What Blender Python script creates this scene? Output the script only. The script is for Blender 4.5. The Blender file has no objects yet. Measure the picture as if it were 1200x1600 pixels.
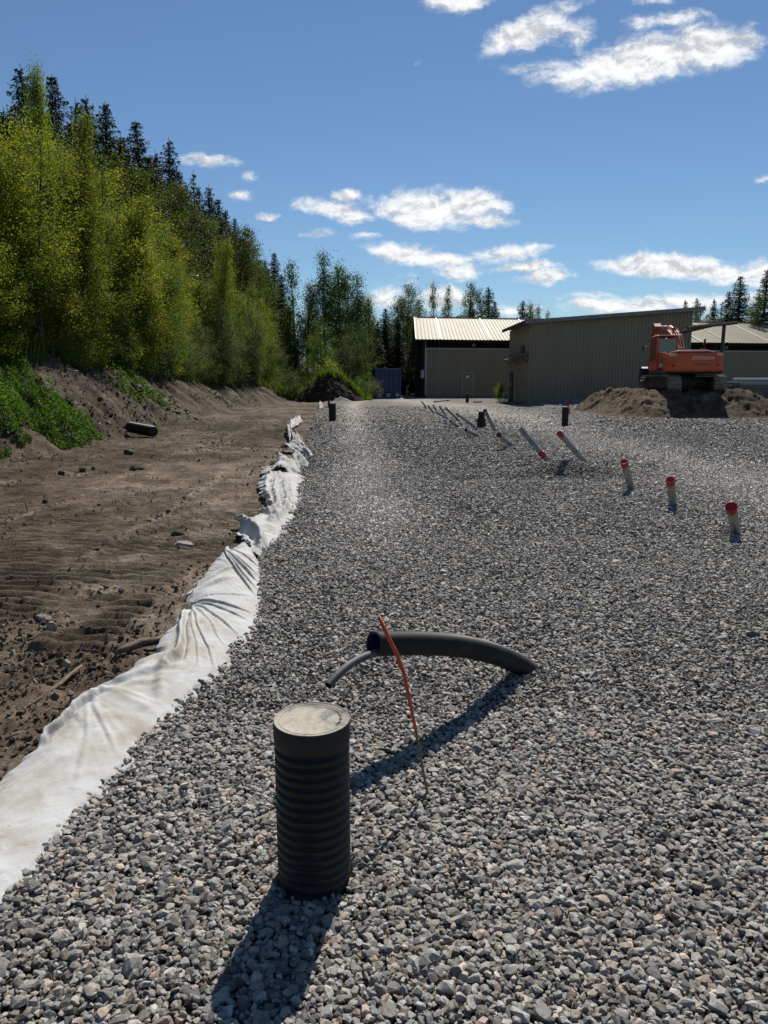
import bpy, math, random
import numpy as np
from mathutils import Vector, Matrix

random.seed(7)
RNG = np.random.default_rng(11)
S = bpy.context.scene
COL = S.collection
R = math.radians
PI = math.pi

# ------------------------------------------------------------------ camera
F = 1150.0            # focal length in pixels of a 1200 x 1600 picture
PITCH = R(10.16)
CAMH = 1.6
cam_d = bpy.data.cameras.new("camera")
cam_d.sensor_fit = 'VERTICAL'
cam_d.sensor_height = 24.0
cam_d.lens = 24.0 * F / 1600.0
cam_d.clip_start = 0.05
cam_d.clip_end = 3000
cam = bpy.data.objects.new("camera", cam_d)
COL.objects.link(cam)
cam.location = (0, 0, CAMH)
cam.rotation_euler = (R(90) - PITCH, 0, 0)
S.camera = cam


def ray(u, v):
    r = (u - 600) / F
    d = (v - 800) / F
    cp, sp = math.cos(PITCH), math.sin(PITCH)
    return (r, cp - d * sp, -sp - d * cp)


def P(u, v, Y):
    """point at forward distance Y seen in direction (u, v)"""
    a = ray(u, v)
    t = Y / a[1]
    return Vector((a[0] * t, Y, CAMH + a[2] * t))


def G(u, v, z=0.0):
    a = ray(u, v)
    t = (z - CAMH) / a[2]
    return Vector((a[0] * t, a[1] * t, z))


# ------------------------------------------------------------------ noise
def _hash(ix, iy, seed):
    h = (ix.astype(np.int64) * 374761393 + iy.astype(np.int64) * 668265263 + seed * 1442695041) & 0xFFFFFFFF
    h = ((h ^ (h >> 13)) * 1274126177) & 0xFFFFFFFF
    h = h ^ (h >> 16)
    return (h & 0xFFFF).astype(np.float64) / 65535.0


def vn(x, y, seed=0):
    x = np.asarray(x, float); y = np.asarray(y, float)
    ix = np.floor(x); iy = np.floor(y)
    fx = x - ix; fy = y - iy
    fx = fx * fx * fx * (fx * (fx * 6 - 15) + 10); fy = fy * fy * fy * (fy * (fy * 6 - 15) + 10)
    a = _hash(ix, iy, seed); b = _hash(ix + 1, iy, seed)
    c = _hash(ix, iy + 1, seed); d = _hash(ix + 1, iy + 1, seed)
    return (a + (b - a) * fx) * (1 - fy) + (c + (d - c) * fx) * fy


def fbm(x, y, oct=4, seed=0, rough=0.5):
    s = 0.0; a = 1.0; tot = 0.0; f = 1.0
    for k in range(oct):
        ca, sa = math.cos(k * 1.3), math.sin(k * 1.3)
        s = s + a * (vn((x * ca - y * sa) * f + k * 17.3, (x * sa + y * ca) * f - k * 9.1, seed + k * 31) - 0.5)
        tot += a; a *= rough; f *= 2.03
    return s / tot * 2.0


def sst(x, a, b):
    t = np.clip((np.asarray(x, float) - a) / (b - a), 0, 1)
    return t * t * (3 - 2 * t)


# ------------------------------------------------------------------ terrain
EDGE_PIX = [(0, 1405), (27, 1383), (83, 1310), (120, 1267), (160, 1227), (200, 1187), (217, 1153), (267, 1110),
            (300, 1077), (337, 1058), (357, 1035), (361, 1011), (394, 985), (407, 940), (409, 905), (404, 878), (417, 857),
            (436, 835), (452, 810), (463, 782), (465, 753), (467, 740), (472, 720), (476, 700), (480, 680), (490, 655), (498, 638)]
_ep = [G(*p) for p in EDGE_PIX]
EY = np.array([0.0] + [p.y for p in _ep] + [60.0, 90.0])
EX = np.array([_ep[0].x + 0.0] + [p.x for p in _ep] + [-4.6, -5.0])


def edge(y):
    return np.interp(y, EY, EX)


def foot(y):
    return np.interp(y, [0, 14, 25, 45, 65, 90], [-8.4, -7.7, -7.9, -8.5, -7.2, -6.5])


def bank_top(y):
    return np.interp(y, [0, 12, 19, 27, 38, 50, 62, 75], [2.0, 2.2, 2.35, 2.45, 1.9, 1.6, 1.5, 1.5])


def soil_h(x, y):
    x = np.asarray(x, float); y = np.asarray(y, float)
    f = foot(y) + 0.5 * fbm(y * 0.35, y * 0.0 + 3, 3, 5)
    w = 2.9
    t = np.clip((f - x) / w, 0, 1)
    prof = t ** 1.15 * (1 - 0.25 * t) / 0.75
    h = -0.10 + bank_top(y) * prof
    beyond = np.maximum(0, f - w - x)
    h = h + np.where(beyond < 40, beyond * 0.17, 6.8 + (beyond - 40) * 0.05)
    # gentle rise behind the yard, to the left of the hall
    g = sst(y, 58, 72) * sst(-x, 0.0, 5.0)
    h = np.maximum(h, -0.1 + 1.9 * g)
    h = h + 0.06 * fbm(x * 0.35, y * 0.35, 3, 21)
    return h


def ground_z(x, y):
    return float(soil_h(np.array([x]), np.array([y]))[0])


GRAVEL_BUMPS = [(G(905, 737), 0.8, 0.45, 0.15), (G(862, 736), 0.5, 0.4, 0.11), (G(755, 680), 1.3, 0.7, 0.12), (G(735, 672), 1.1, 0.6, 0.10),
                (G(990, 760), 0.3, 0.25, -0.04), (G(800, 702), 1.6, 0.5, -0.06), (G(860, 745), 2.2, 0.4, -0.05),
                (G(1050, 790), 0.25, 0.2, -0.03), (G(1150, 830), 0.25, 0.2, -0.03), (G(828, 1050), 0.2, 0.16, 0.02)]


def pad_h(x, y):
    x = np.asarray(x, float); y = np.asarray(y, float)
    h = 0.022 * fbm(x * 0.9, y * 0.9, 3, 40) * sst(y, 1.0, 4.0) + 0.02 * fbm(x * 0.25, y * 0.25, 2, 44) * sst(y, 4, 10)
    for c, sx, sy, a in GRAVEL_BUMPS:
        h = h + a * np.exp(-((x - c.x) / sx) ** 2 - ((y - c.y) / sy) ** 2)
    # wheel lanes pressed in a little
    h = h - 0.02 * lane(x, y)
    # the pad dips at its left edge
    h = h + 0.014 * np.exp(-np.maximum(0, x - edge(y)) / 0.10)
    return h


_l1 = [G(u, v) for u, v in [(640, 1000), (600, 860), (575, 760), (560, 700), (553, 655), (552, 632)]]
_l2 = [G(u, v) for u, v in [(1500, 900), (1290, 790), (1130, 735), (980, 700), (900, 680), (820, 655), (740, 638), (640, 626)]]


def lane(x, y):
    x1 = np.interp(y, [p.y for p in _l1], [p.x for p in _l1])
    m = np.exp(-((x - x1) / 0.62) ** 2) * sst(y, 5.5, 10)
    x2 = np.interp(y, [p.y for p in _l2], [p.x for p in _l2])
    slope = 1.2 + 0.02 * y
    m2 = np.exp(-((x - x2) / (slope)) ** 2) * sst(y, 6, 10)
    return np.clip(m + 0.9 * m2, 0, 1) * (0.75 + 0.4 * fbm(x * 0.8, y * 0.5, 3, 77))


# ------------------------------------------------------------------ mesh helpers
def np_mesh(name, V, Fc, cols=None, smooth=False, attrs=None):
    """V (n,3), Fc (m,k) -> mesh; cols (n,3) goes to the colour attribute 'tint'"""
    V = np.asarray(V, np.float32); Fc = np.asarray(Fc, np.int32)
    me = bpy.data.meshes.new(name)
    n, (m, k) = len(V), Fc.shape
    me.vertices.add(n); me.vertices.foreach_set("co", V.ravel())
    me.loops.add(m * k); me.loops.foreach_set("vertex_index", Fc.ravel())
    me.polygons.add(m)
    me.polygons.foreach_set("loop_start", np.arange(0, m * k, k, dtype=np.int32))
    me.polygons.foreach_set("loop_total", np.full(m, k, np.int32))
    me.polygons.foreach_set("use_smooth", np.full(m, bool(smooth)))
    if cols is not None:
        a = me.color_attributes.new("tint", 'FLOAT_COLOR', 'POINT')
        c4 = np.ones((n, 4), np.float32); c4[:, :3] = cols
        a.data.foreach_set("color", c4.ravel())
    for nm, arr in (attrs or {}).items():
        a = me.attributes.new(nm, 'FLOAT', 'POINT')
        a.data.foreach_set("value", np.asarray(arr, np.float32))
    me.update(calc_edges=True)
    return me


def grid_faces(r, c):
    i = np.arange(r - 1)[:, None] * c + np.arange(c - 1)[None, :]
    i = i.ravel()
    return np.stack([i, i + 1, i + c + 1, i + c], 1)


def link(name, me, mat=None, parent=None):
    o = bpy.data.objects.new(name, me)
    COL.objects.link(o)
    if mat is not None and me is not None:
        if len(me.materials) == 0:
            me.materials.append(mat)
    if parent is not None:
        o.parent = parent
    return o


def tag(o, label=None, cat=None, group=None, kind=None):
    if label: o['label'] = label
    if cat: o['category'] = cat
    if group: o['group'] = group
    if kind: o['kind'] = kind
    return o


def empty(name, loc, rz=0.0):
    o = bpy.data.objects.new(name, None)
    o.empty_display_size = 0.2
    COL.objects.link(o)
    o.location = loc
    o.rotation_euler = (0, 0, rz)
    return o


class MB:
    """collects shapes and builds them as one mesh object"""
    def __init__(s):
        s.v = []; s.f = []; s.sm = []

    def add(s, vs, fs, smooth=False):
        b = len(s.v)
        s.v += [tuple(p) for p in vs]
        s.f += [tuple(i + b for i in f) for f in fs]
        s.sm += [smooth] * len(fs)

    def box(s, c, d, rot=None, taper=(1, 1)):
        hx, hy, hz = d[0] / 2, d[1] / 2, d[2] / 2
        vs = []
        for z, t in ((-hz, (1, 1)), (hz, taper)):
            for x, y in ((-hx, -hy), (hx, -hy), (hx, hy), (-hx, hy)):
                p = Vector((x * t[0], y * t[1], z))
                if rot is not None: p = rot @ p
                vs.append(p + Vector(c))
        s.add(vs, [(3, 2, 1, 0), (4, 5, 6, 7), (0, 1, 5, 4), (1, 2, 6, 5), (2, 3, 7, 6), (3, 0, 4, 7)])

    def bbox(s, c, d, b=0.02, rot=None):
        """box with chamfered edges"""
        hx, hy, hz = d[0] / 2, d[1] / 2, d[2] / 2
        b = min(b, hx * .9, hy * .9, hz * .9)
        vs = []; rings = []
        for z, i in ((-hz, b), (-hz + b, 0), (hz - b, 0), (hz, b)):
            ring = []
            for x, y in ((-hx + b, -hy), (hx - b, -hy), (hx, -hy + b), (hx, hy - b), (hx - b, hy), (-hx + b, hy), (-hx, hy - b), (-hx, -hy + b)):
                sx = (hx - i) / hx; sy = (hy - i) / hy
                p = Vector((x * sx, y * sy, z))
                if rot is not None: p = rot @ p
                ring.append(len(vs)); vs.append(p + Vector(c))
            rings.append(ring)
        fs = [tuple(reversed(rings[0])), tuple(rings[3])]
        for k in range(3):
            for j in range(8):
                j2 = (j + 1) % 8
                fs.append((rings[k][j], rings[k][j2], rings[k + 1][j2], rings[k + 1][j]))
        s.add(vs, fs)

    def tube(s, pts, rad, n=12, cap=True, smooth=True):
        pts = [Vector(p) for p in pts]
        if not hasattr(rad, '__len__'): rad = [rad] * len(pts)
        vs = []; fs = []
        t0 = (pts[1] - pts[0]).normalized()
        ref = Vector((0, 0, 1)) if abs(t0.z) < 0.9 else Vector((1, 0, 0))
        nrm = (ref - t0 * ref.dot(t0)).normalized()
        for i, p in enumerate(pts):
            if i == 0: t = (pts[1] - pts[0])
            elif i == len(pts) - 1: t = (pts[-1] - pts[-2])
            else: t = (pts[i + 1] - pts[i - 1])
            if t.length < 1e-9: t = t0.copy()
            t.normalize(); t0 = t
            nrm = (nrm - t * nrm.dot(t)).normalized()
            bi = t.cross(nrm)
            for k in range(n):
                a = 2 * PI * k / n
                vs.append(p + (nrm * math.cos(a) + bi * math.sin(a)) * rad[i])
        for i in range(len(pts) - 1):
            for k in range(n):
                k2 = (k + 1) % n
                fs.append((i * n + k, i * n + k2, (i + 1) * n + k2, (i + 1) * n + k))
        s.add(vs, fs, smooth)
        if cap:
            b = len(s.v) - len(vs)
            s.f.append(tuple(b + k for k in reversed(range(n)))); s.sm.append(False)
            e = b + (len(pts) - 1) * n
            s.f.append(tuple(e + k for k in range(n))); s.sm.append(False)

    def lathe(s, prof, n=48, c=(0, 0, 0), smooth=True, cap=False):
        vs = []; fs = []
        for r, z in prof:
            for k in range(n):
                a = 2 * PI * k / n
                vs.append((c[0] + r * math.cos(a), c[1] + r * math.sin(a), c[2] + z))
        for i in range(len(prof) - 1):
            for k in range(n):
                k2 = (k + 1) % n
                fs.append((i * n + k, i * n + k2, (i + 1) * n + k2, (i + 1) * n + k))
        s.add(vs, fs, smooth)
        if cap:
            b = len(s.v) - len(vs)
            s.f.append(tuple(b + k for k in reversed(range(n)))); s.sm.append(False)
            e = b + (len(prof) - 1) * n
            s.f.append(tuple(e + k for k in range(n))); s.sm.append(False)

    def prism(s, poly, axis, a, b):
        """poly (2-D) extruded from a to b along axis 'x' or 'y' or 'z'"""
        def mk(p, q):
            if axis == 'x': return (q, p[0], p[1])
            if axis == 'y': return (p[0], q, p[1])
            return (p[0], p[1], q)
        n = len(poly)
        vs = [mk(p, a) for p in poly] + [mk(p, b) for p in poly]
        fs = [tuple(range(n)), tuple(reversed(range(n, 2 * n)))]
        for k in range(n):
            k2 = (k + 1) % n
            fs.append((k, k + n, k2 + n, k2))
        s.add(vs, fs)

    def quad(s, a, b, c, d):
        s.add([a, b, c, d], [(0, 1, 2, 3)])

    def build(s, name, mat, parent=None, fix=True):
        me = bpy.data.meshes.new(name)
        me.from_pydata(s.v, [], s.f)
        me.polygons.foreach_set("use_smooth", s.sm)
        if fix:
            import bmesh
            bm = bmesh.new(); bm.from_mesh(me)
            bmesh.ops.recalc_face_normals(bm, faces=bm.faces)
            bm.to_mesh(me); bm.free()
        me.update()
        return link(name, me, mat, parent)


def resample(pts, n):
    pts = np.array([p[:] for p in pts], float)
    d = np.concatenate([[0], np.cumsum(np.linalg.norm(np.diff(pts, axis=0), axis=1))])
    s = np.linspace(0, d[-1], n)
    return np.stack([np.interp(s, d, pts[:, k]) for k in range(pts.shape[1])], 1)


# ------------------------------------------------------------------ materials
def nodes_of(name):
    m = bpy.data.materials.new(name)
    m.use_nodes = True
    nt = m.node_tree
    b = nt.nodes['Principled BSDF']
    return m, nt, b


def N(nt, typ, **kw):
    n = nt.nodes.new(typ)
    for k, v in kw.items():
        if k.startswith('i_'):
            key = k[2:]
            key = int(key) if key.isdigit() else key.replace('_', ' ')
            n.inputs[key].default_value = v
        else:
            setattr(n, k, v)
    return n


def ramp(nt, pts):
    r = N(nt, 'ShaderNodeValToRGB')
    el = r.color_ramp.elements
    while len(el) < len(pts): el.new(0.5)
    for e, (p, c) in zip(el, pts):
        e.position = p
        e.color = (c[0], c[1], c[2], 1) if hasattr(c, '__len__') else (c, c, c, 1)
    return r


def mk(name, c1, c2=None, scale=5.0, rough=0.7, bump=0.0, bscale=30.0, metallic=0.0, detail=6, rvar=0.0, stretch=(1, 1, 1), spec=0.5, lo=0.35, hi=0.65):
    m, nt, b = nodes_of(name)
    L = nt.links
    tc = N(nt, 'ShaderNodeTexCoord')
    mp = N(nt, 'ShaderNodeMapping'); mp.inputs['Scale'].default_value = stretch
    L.new(tc.outputs['Object'], mp.inputs['Vector'])
    if c2 is None: c2 = tuple(x * 0.75 for x in c1)
    n = N(nt, 'ShaderNodeTexNoise', i_Scale=scale, i_Detail=detail, i_Roughness=0.6)
    L.new(mp.outputs[0], n.inputs['Vector'])
    r = ramp(nt, [(lo, c2), (hi, c1)])
    L.new(n.outputs['Fac'], r.inputs[0])
    L.new(r.outputs[0], b.inputs['Base Color'])
    b.inputs['Roughness'].default_value = rough
    b.inputs['Metallic'].default_value = metallic
    b.inputs['Specular IOR Level'].default_value = spec
    if rvar:
        mr = N(nt, 'ShaderNodeMapRange'); mr.inputs[3].default_value = rough - rvar; mr.inputs[4].default_value = min(1, rough + rvar)
        L.new(n.outputs['Fac'], mr.inputs[0]); L.new(mr.outputs[0], b.inputs['Roughness'])
    if bump:
        n2 = N(nt, 'ShaderNodeTexNoise', i_Scale=bscale, i_Detail=5, i_Roughness=0.6)
        L.new(mp.outputs[0], n2.inputs['Vector'])
        bp = N(nt, 'ShaderNodeBump', i_Strength=1.0, i_Distance=bump)
        L.new(n2.outputs['Fac'], bp.inputs['Height'])
        L.new(bp.outputs[0], b.inputs['Normal'])
    return m


def leaf_mat(name, trans=0.5, rough=0.55, hue=0.03, val=0.35, gloss=0.25):
    """leaves: the colour attribute carries each leaf's own colour; every tree varies a little"""
    m, nt, b = nodes_of(name)
    L = nt.links
    at = N(nt, 'ShaderNodeAttribute', attribute_name='tint')
    oi = N(nt, 'ShaderNodeObjectInfo')
    hs = N(nt, 'ShaderNodeHueSaturation')
    m1 = N(nt, 'ShaderNodeMapRange'); m1.inputs[3].default_value = 0.5 - hue; m1.inputs[4].default_value = 0.5 + hue
    m2 = N(nt, 'ShaderNodeMapRange'); m2.inputs[3].default_value = 1 - val * 0.6; m2.inputs[4].default_value = 1 + val * 0.6
    ml = N(nt, 'ShaderNodeMath', operation='MULTIPLY', i_1=7.31); fr = N(nt, 'ShaderNodeMath', operation='FRACT')
    L.new(oi.outputs['Random'], m1.inputs[0]); L.new(oi.outputs['Random'], ml.inputs[0]); L.new(ml.outputs[0], fr.inputs[0]); L.new(fr.outputs[0], m2.inputs[0])
    L.new(m1.outputs[0], hs.inputs['Hue']); L.new(m2.outputs[0], hs.inputs['Value']); L.new(at.outputs['Color'], hs.inputs['Color'])
    b.inputs['Roughness'].default_value = rough
    b.inputs['Specular IOR Level'].default_value = gloss
    L.new(hs.outputs[0], b.inputs['Base Color'])
    tr = N(nt, 'ShaderNodeBsdfTranslucent')
    tcol = N(nt, 'ShaderNodeMix', data_type='RGBA', blend_type='MULTIPLY', i_0=1.0)
    tcol.inputs[7].default_value = (1.25, 1.30, 0.60, 1)
    L.new(hs.outputs[0], tcol.inputs[6]); L.new(tcol.outputs[2], tr.inputs['Color'])
    mx = N(nt, 'ShaderNodeMixShader', i_0=trans)
    L.new(b.outputs[0], mx.inputs[1]); L.new(tr.outputs[0], mx.inputs[2])
    L.new(mx.outputs[0], nt.nodes['Material Output'].inputs['Surface'])
    return m


M = {}
M['black_pipe'] = mk('black_plastic', (0.011, 0.0108, 0.0105), (0.006, 0.006, 0.0065), 14, 0.5, 0.0003, 90, rvar=0.08, spec=.35)
M['conduit'] = mk('conduit_plastic', (0.026, 0.0255, 0.025), (0.010, 0.010, 0.011), 14, 0.55, rvar=0.08, spec=.3)
M['grey_pipe'] = mk('grey_pvc', (0.29, 0.295, 0.30), (0.17, 0.165, 0.155), 7, 0.4, rvar=0.1)
M['red_cap'] = mk('red_cap', (0.42, 0.018, 0.014), (0.30, 0.014, 0.011), 12, 0.4)
M['dark_inside'] = mk('pipe_inside', (0.012, 0.012, 0.013), None, 5, 0.8)
M['blue_inside'] = mk('conduit_inside', (0.02, 0.03, 0.09), None, 5, 0.6)
M['rod_red'] = mk('rod_red', (0.60, 0.075, 0.015), (0.45, 0.05, 0.012), 25, 0.45)
M['rod_brown'] = mk('rod_brown', (0.20, 0.14, 0.06), (0.10, 0.07, 0.035), 30, 0.7)
M['bark'] = mk('bark', (0.10, 0.085, 0.065), (0.04, 0.033, 0.026), 6, 0.9, 0.01, 14, stretch=(1, 1, .3))
M['birch_bark'] = mk('birch_bark', (0.42, 0.40, 0.36), (0.09, 0.08, 0.07), 3.5, 0.85, 0.006, 14, stretch=(1, 1, 2.2))
M['yellow_leaf'] = leaf_mat('young_leaves', 0.58, 0.6, 0.018, 0.30, 0.15)
M['green_leaf'] = leaf_mat('green_leaves', 0.45, 0.6, 0.015, 0.35, 0.15)
M['needles'] = leaf_mat('needles', 0.12, 0.6, 0.012, 0.3, 0.25)
M['silver_leaf'] = leaf_mat('willow_leaves', 0.4, 0.65, 0.01, 0.25, 0.15)
M['grass'] = leaf_mat('grass_blades', 0.5, 0.55, 0.012, 0.25, 0.3)


# ---- stones
def stone_mat():
    m, nt, b = nodes_of('crushed_granite')
    L = nt.links
    at = N(nt, 'ShaderNodeAttribute', attribute_name='tint')
    tc = N(nt, 'ShaderNodeTexCoord')
    n = N(nt, 'ShaderNodeTexNoise', i_Scale=170.0, i_Detail=4, i_Roughness=0.75)
    n2 = N(nt, 'ShaderNodeTexNoise', i_Scale=45.0, i_Detail=3, i_Roughness=0.6)
    L.new(tc.outputs['Object'], n.inputs['Vector']); L.new(tc.outputs['Object'], n2.inputs['Vector'])
    r = ramp(nt, [(0.30, 0.50), (0.48, 0.95), (0.62, 1.12), (0.74, 1.65)])
    r2 = ramp(nt, [(0.3, 0.75), (0.7, 1.2)])
    L.new(n.outputs['Fac'], r.inputs[0]); L.new(n2.outputs['Fac'], r2.inputs[0])
    mu = N(nt, 'ShaderNodeMix', data_type='RGBA', blend_type='MULTIPLY', i_0=1.0)
    mu2 = N(nt, 'ShaderNodeMix', data_type='RGBA', blend_type='MULTIPLY', i_0=1.0)
    L.new(at.outputs['Color'], mu.inputs[6]); L.new(r.outputs[0], mu.inputs[7])
    L.new(mu.outputs[2], mu2.inputs[6]); L.new(r2.outputs[0], mu2.inputs[7])
    L.new(mu2.outputs[2], b.inputs['Base Color'])
    b.inputs['Roughness'].default_value = 0.72
    b.inputs['Specular IOR Level'].default_value = 0.35
    bp = N(nt, 'ShaderNodeBump', i_Strength=0.8, i_Distance=0.004)
    L.new(n2.outputs['Fac'], bp.inputs['Height']); L.new(bp.outputs[0], b.inputs['Normal'])
    return m


def gravel_sheet_mat():
    m, nt, b = nodes_of('gravel_bed')
    L = nt.links
    at = N(nt, 'ShaderNodeAttribute', attribute_name='tint')
    tc = N(nt, 'ShaderNodeTexCoord')
    v = N(nt, 'ShaderNodeTexVoronoi', i_Scale=22.0, i_Randomness=1.0)
    L.new(tc.outputs['Object'], v.inputs['Vector'])
    sep = N(nt, 'ShaderNodeSeparateColor')
    L.new(v.outputs['Color'], sep.inputs[0])
    r = ramp(nt, [(0.0, 0.35), (0.5, 0.85), (0.85, 1.4), (1.0, 1.9)])
    L.new(sep.outputs[0], r.inputs[0])
    mu = N(nt, 'ShaderNodeMix', data_type='RGBA', blend_type='MULTIPLY', i_0=1.0)
    L.new(at.outputs['Color'], mu.inputs[6]); L.new(r.outputs[0], mu.inputs[7])
    n3 = N(nt, 'ShaderNodeTexNoise', i_Scale=0.9, i_Detail=5, i_Roughness=0.6)
    L.new(tc.outputs['Object'], n3.inputs['Vector'])
    r3 = ramp(nt, [(0.35, 0.82), (0.65, 1.15)])
    L.new(n3.outputs['Fac'], r3.inputs[0])
    mu2 = N(nt, 'ShaderNodeMix', data_type='RGBA', blend_type='MULTIPLY', i_0=1.0)
    L.new(mu.outputs[2], mu2.inputs[6]); L.new(r3.outputs[0], mu2.inputs[7])
    L.new(mu2.outputs[2], b.inputs['Base Color'])
    b.inputs['Roughness'].default_value = 0.9
    b.inputs['Specular IOR Level'].default_value = 0.2
    bp = N(nt, 'ShaderNodeBump', i_Strength=1.0, i_Distance=0.03, invert=True)
    L.new(v.outputs['Distance'], bp.inputs['Height']); L.new(bp.outputs[0], b.inputs['Normal'])
    return m


def soil_mat():
    m, nt, b = nodes_of('bare_soil')
    L = nt.links
    at = N(nt, 'ShaderNodeAttribute', attribute_name='tint')
    tc = N(nt, 'ShaderNodeTexCoord')
    n1 = N(nt, 'ShaderNodeTexNoise', i_Scale=2.2, i_Detail=8, i_Roughness=0.65)
    n2 = N(nt, 'ShaderNodeTexNoise', i_Scale=38.0, i_Detail=6, i_Roughness=0.7)
    for n in (n1, n2): L.new(tc.outputs['Object'], n.inputs['Vector'])
    r1 = ramp(nt, [(0.34, 0.55), (0.5, 0.95), (0.66, 1.45)])
    r2 = ramp(nt, [(0.3, 0.6), (0.55, 1.0), (0.75, 1.6)])
    L.new(n1.outputs['Fac'], r1.inputs[0]); L.new(n2.outputs['Fac'], r2.inputs[0])
    a = N(nt, 'ShaderNodeMix', data_type='RGBA', blend_type='MULTIPLY', i_0=1.0)
    c = N(nt, 'ShaderNodeMix', data_type='RGBA', blend_type='MULTIPLY', i_0=1.0)
    L.new(at.outputs['Color'], a.inputs[6]); L.new(r1.outputs[0], a.inputs[7])
    L.new(a.outputs[2], c.inputs[6]); L.new(r2.outputs[0], c.inputs[7])
    L.new(c.outputs[2], b.inputs['Base Color'])
    b.inputs['Roughness'].default_value = 0.95
    b.inputs['Specular IOR Level'].default_value = 0.15
    n4 = N(nt, 'ShaderNodeTexNoise', i_Scale=60.0, i_Detail=6, i_Roughness=0.75)
    L.new(tc.outputs['Object'], n4.inputs['Vector'])
    bp = N(nt, 'ShaderNodeBump', i_Strength=1.0, i_Distance=0.035)
    L.new(n4.outputs['Fac'], bp.inputs['Height']); L.new(bp.outputs[0], b.inputs['Normal'])
    return m


M['stone'] = stone_mat()
M['gravel'] = gravel_sheet_mat()
M['soil'] = soil_mat()

# ------------------------------------------------------------------ world and sun
SUN_AZ, SUN_EL = R(12.5), R(48)
w = bpy.data.worlds.new("World")
S.world = w
w.use_nodes = True
nt = w.node_tree
L = nt.links
bg = nt.nodes['Background']
sky = N(nt, 'ShaderNodeTexSky')
sky.sky_type = 'NISHITA'
sky.sun_disc = False
sky.sun_elevation = SUN_EL
sky.sun_rotation = SUN_AZ
sky.altitude = 100
sky.air_density = 1.0
sky.dust_density = 0.0
sky.ozone_density = 2.5
SKY = 0.05
bg.inputs['Strength'].default_value = SKY
# clouds: soft blobs laid out by direction (x/y, z/y) and broken up with fractal noise
tc = N(nt, 'ShaderNodeTexCoord')
sp = N(nt, 'ShaderNodeSeparateXYZ'); L.new(tc.outputs['Generated'], sp.inputs[0])
ymax = N(nt, 'ShaderNodeMath', operation='MAXIMUM', i_1=0.05); L.new(sp.outputs['Y'], ymax.inputs[0])
dx = N(nt, 'ShaderNodeMath', operation='DIVIDE'); L.new(sp.outputs['X'], dx.inputs[0]); L.new(ymax.outputs[0], dx.inputs[1])
dz = N(nt, 'ShaderNodeMath', operation='DIVIDE'); L.new(sp.outputs['Z'], dz.inputs[0]); L.new(ymax.outputs[0], dz.inputs[1])
pc = N(nt, 'ShaderNodeCombineXYZ'); L.new(dx.outputs[0], pc.inputs[0]); L.new(dz.outputs[0], pc.inputs[1])
wn = N(nt, 'ShaderNodeTexNoise', i_Scale=14.0, i_Detail=5, i_Roughness=0.6); L.new(pc.outputs[0], wn.inputs['Vector'])
wsub = N(nt, 'ShaderNodeVectorMath', operation='SUBTRACT'); wsub.inputs[1].default_value = (0.5, 0.5, 0.5); L.new(wn.outputs['Color'], wsub.inputs[0])
wsc = N(nt, 'ShaderNodeVectorMath', operation='MULTIPLY'); wsc.inputs[1].default_value = (0.045, 0.028, 0); L.new(wsub.outputs[0], wsc.inputs[0])
wp = N(nt, 'ShaderNodeVectorMath', operation='ADD'); L.new(pc.outputs[0], wp.inputs[0]); L.new(wsc.outputs[0], wp.inputs[1])
# centre u, v, half width, half height (photo pixels), tilt in degrees, weight
CLOUDS = [(1010, 95, 190, 42, 8, 1.0), (1120, 70, 80, 32, -3, 1.0), (930, 112, 85, 24, 12, .95), (830, 48, 85, 32, 12, .8), (790, 62, 50, 22, 20, .75),
          (900, 60, 40, 40, 40, .5), (1040, 32, 70, 16, 10, .6), (812, 105, 34, 10, 0, .55), (712, 4, 56, 20, 5, .95), (1010, 2, 60, 10, 0, .55), (880, 20, 55, 18, 15, .5),
          (680, 326, 112, 32, 0, 1.0), (735, 315, 66, 26, -10, .9), (760, 345, 60, 12, -6, .8), (520, 324, 64, 17, -6, .85), (555, 338, 36, 14, 0, .8), (536, 302, 26, 10, 5, .8),
          (490, 365, 40, 8, 4, .5), (575, 370, 28, 10, 0, .6), (415, 334, 20, 8, 0, .75), (330, 252, 50, 14, -5, .7), (374, 304, 26, 10, 4, .75), (390, 274, 14, 8, 0, .4),
          (635, 398, 70, 20, -4, 1.0), (700, 404, 50, 14, 0, .85), (720, 422, 44, 16, 4, .9), (790, 396, 75, 16, 3, .6), (815, 418, 64, 9, 2, .85), (855, 434, 52, 13, 3, .95),
          (640, 430, 22, 7, 0, .5), (600, 466, 42, 22, 10, .8), (690, 466, 70, 22, 0, .8), (830, 390, 40, 9, 0, .5), (640, 440, 30, 10, 0, .4),
          (1050, 414, 122, 24, -3, 1.0), (985, 408, 66, 15, 5, .9), (1140, 428, 86, 20, -4, .95), (1190, 425, 50, 24, 0, .8), (1000, 476, 160, 17, 2, .85), (1110, 466, 90, 14, 0, .7), (800, 488, 60, 14, 0, .6), (930, 462, 70, 10, 5, .5),
          (1190, 280, 26, 9, 10, .7), (654, 102, 14, 8, 0, .35), (1200, 470, 60, 18, 0, .6)]
best = None
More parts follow.
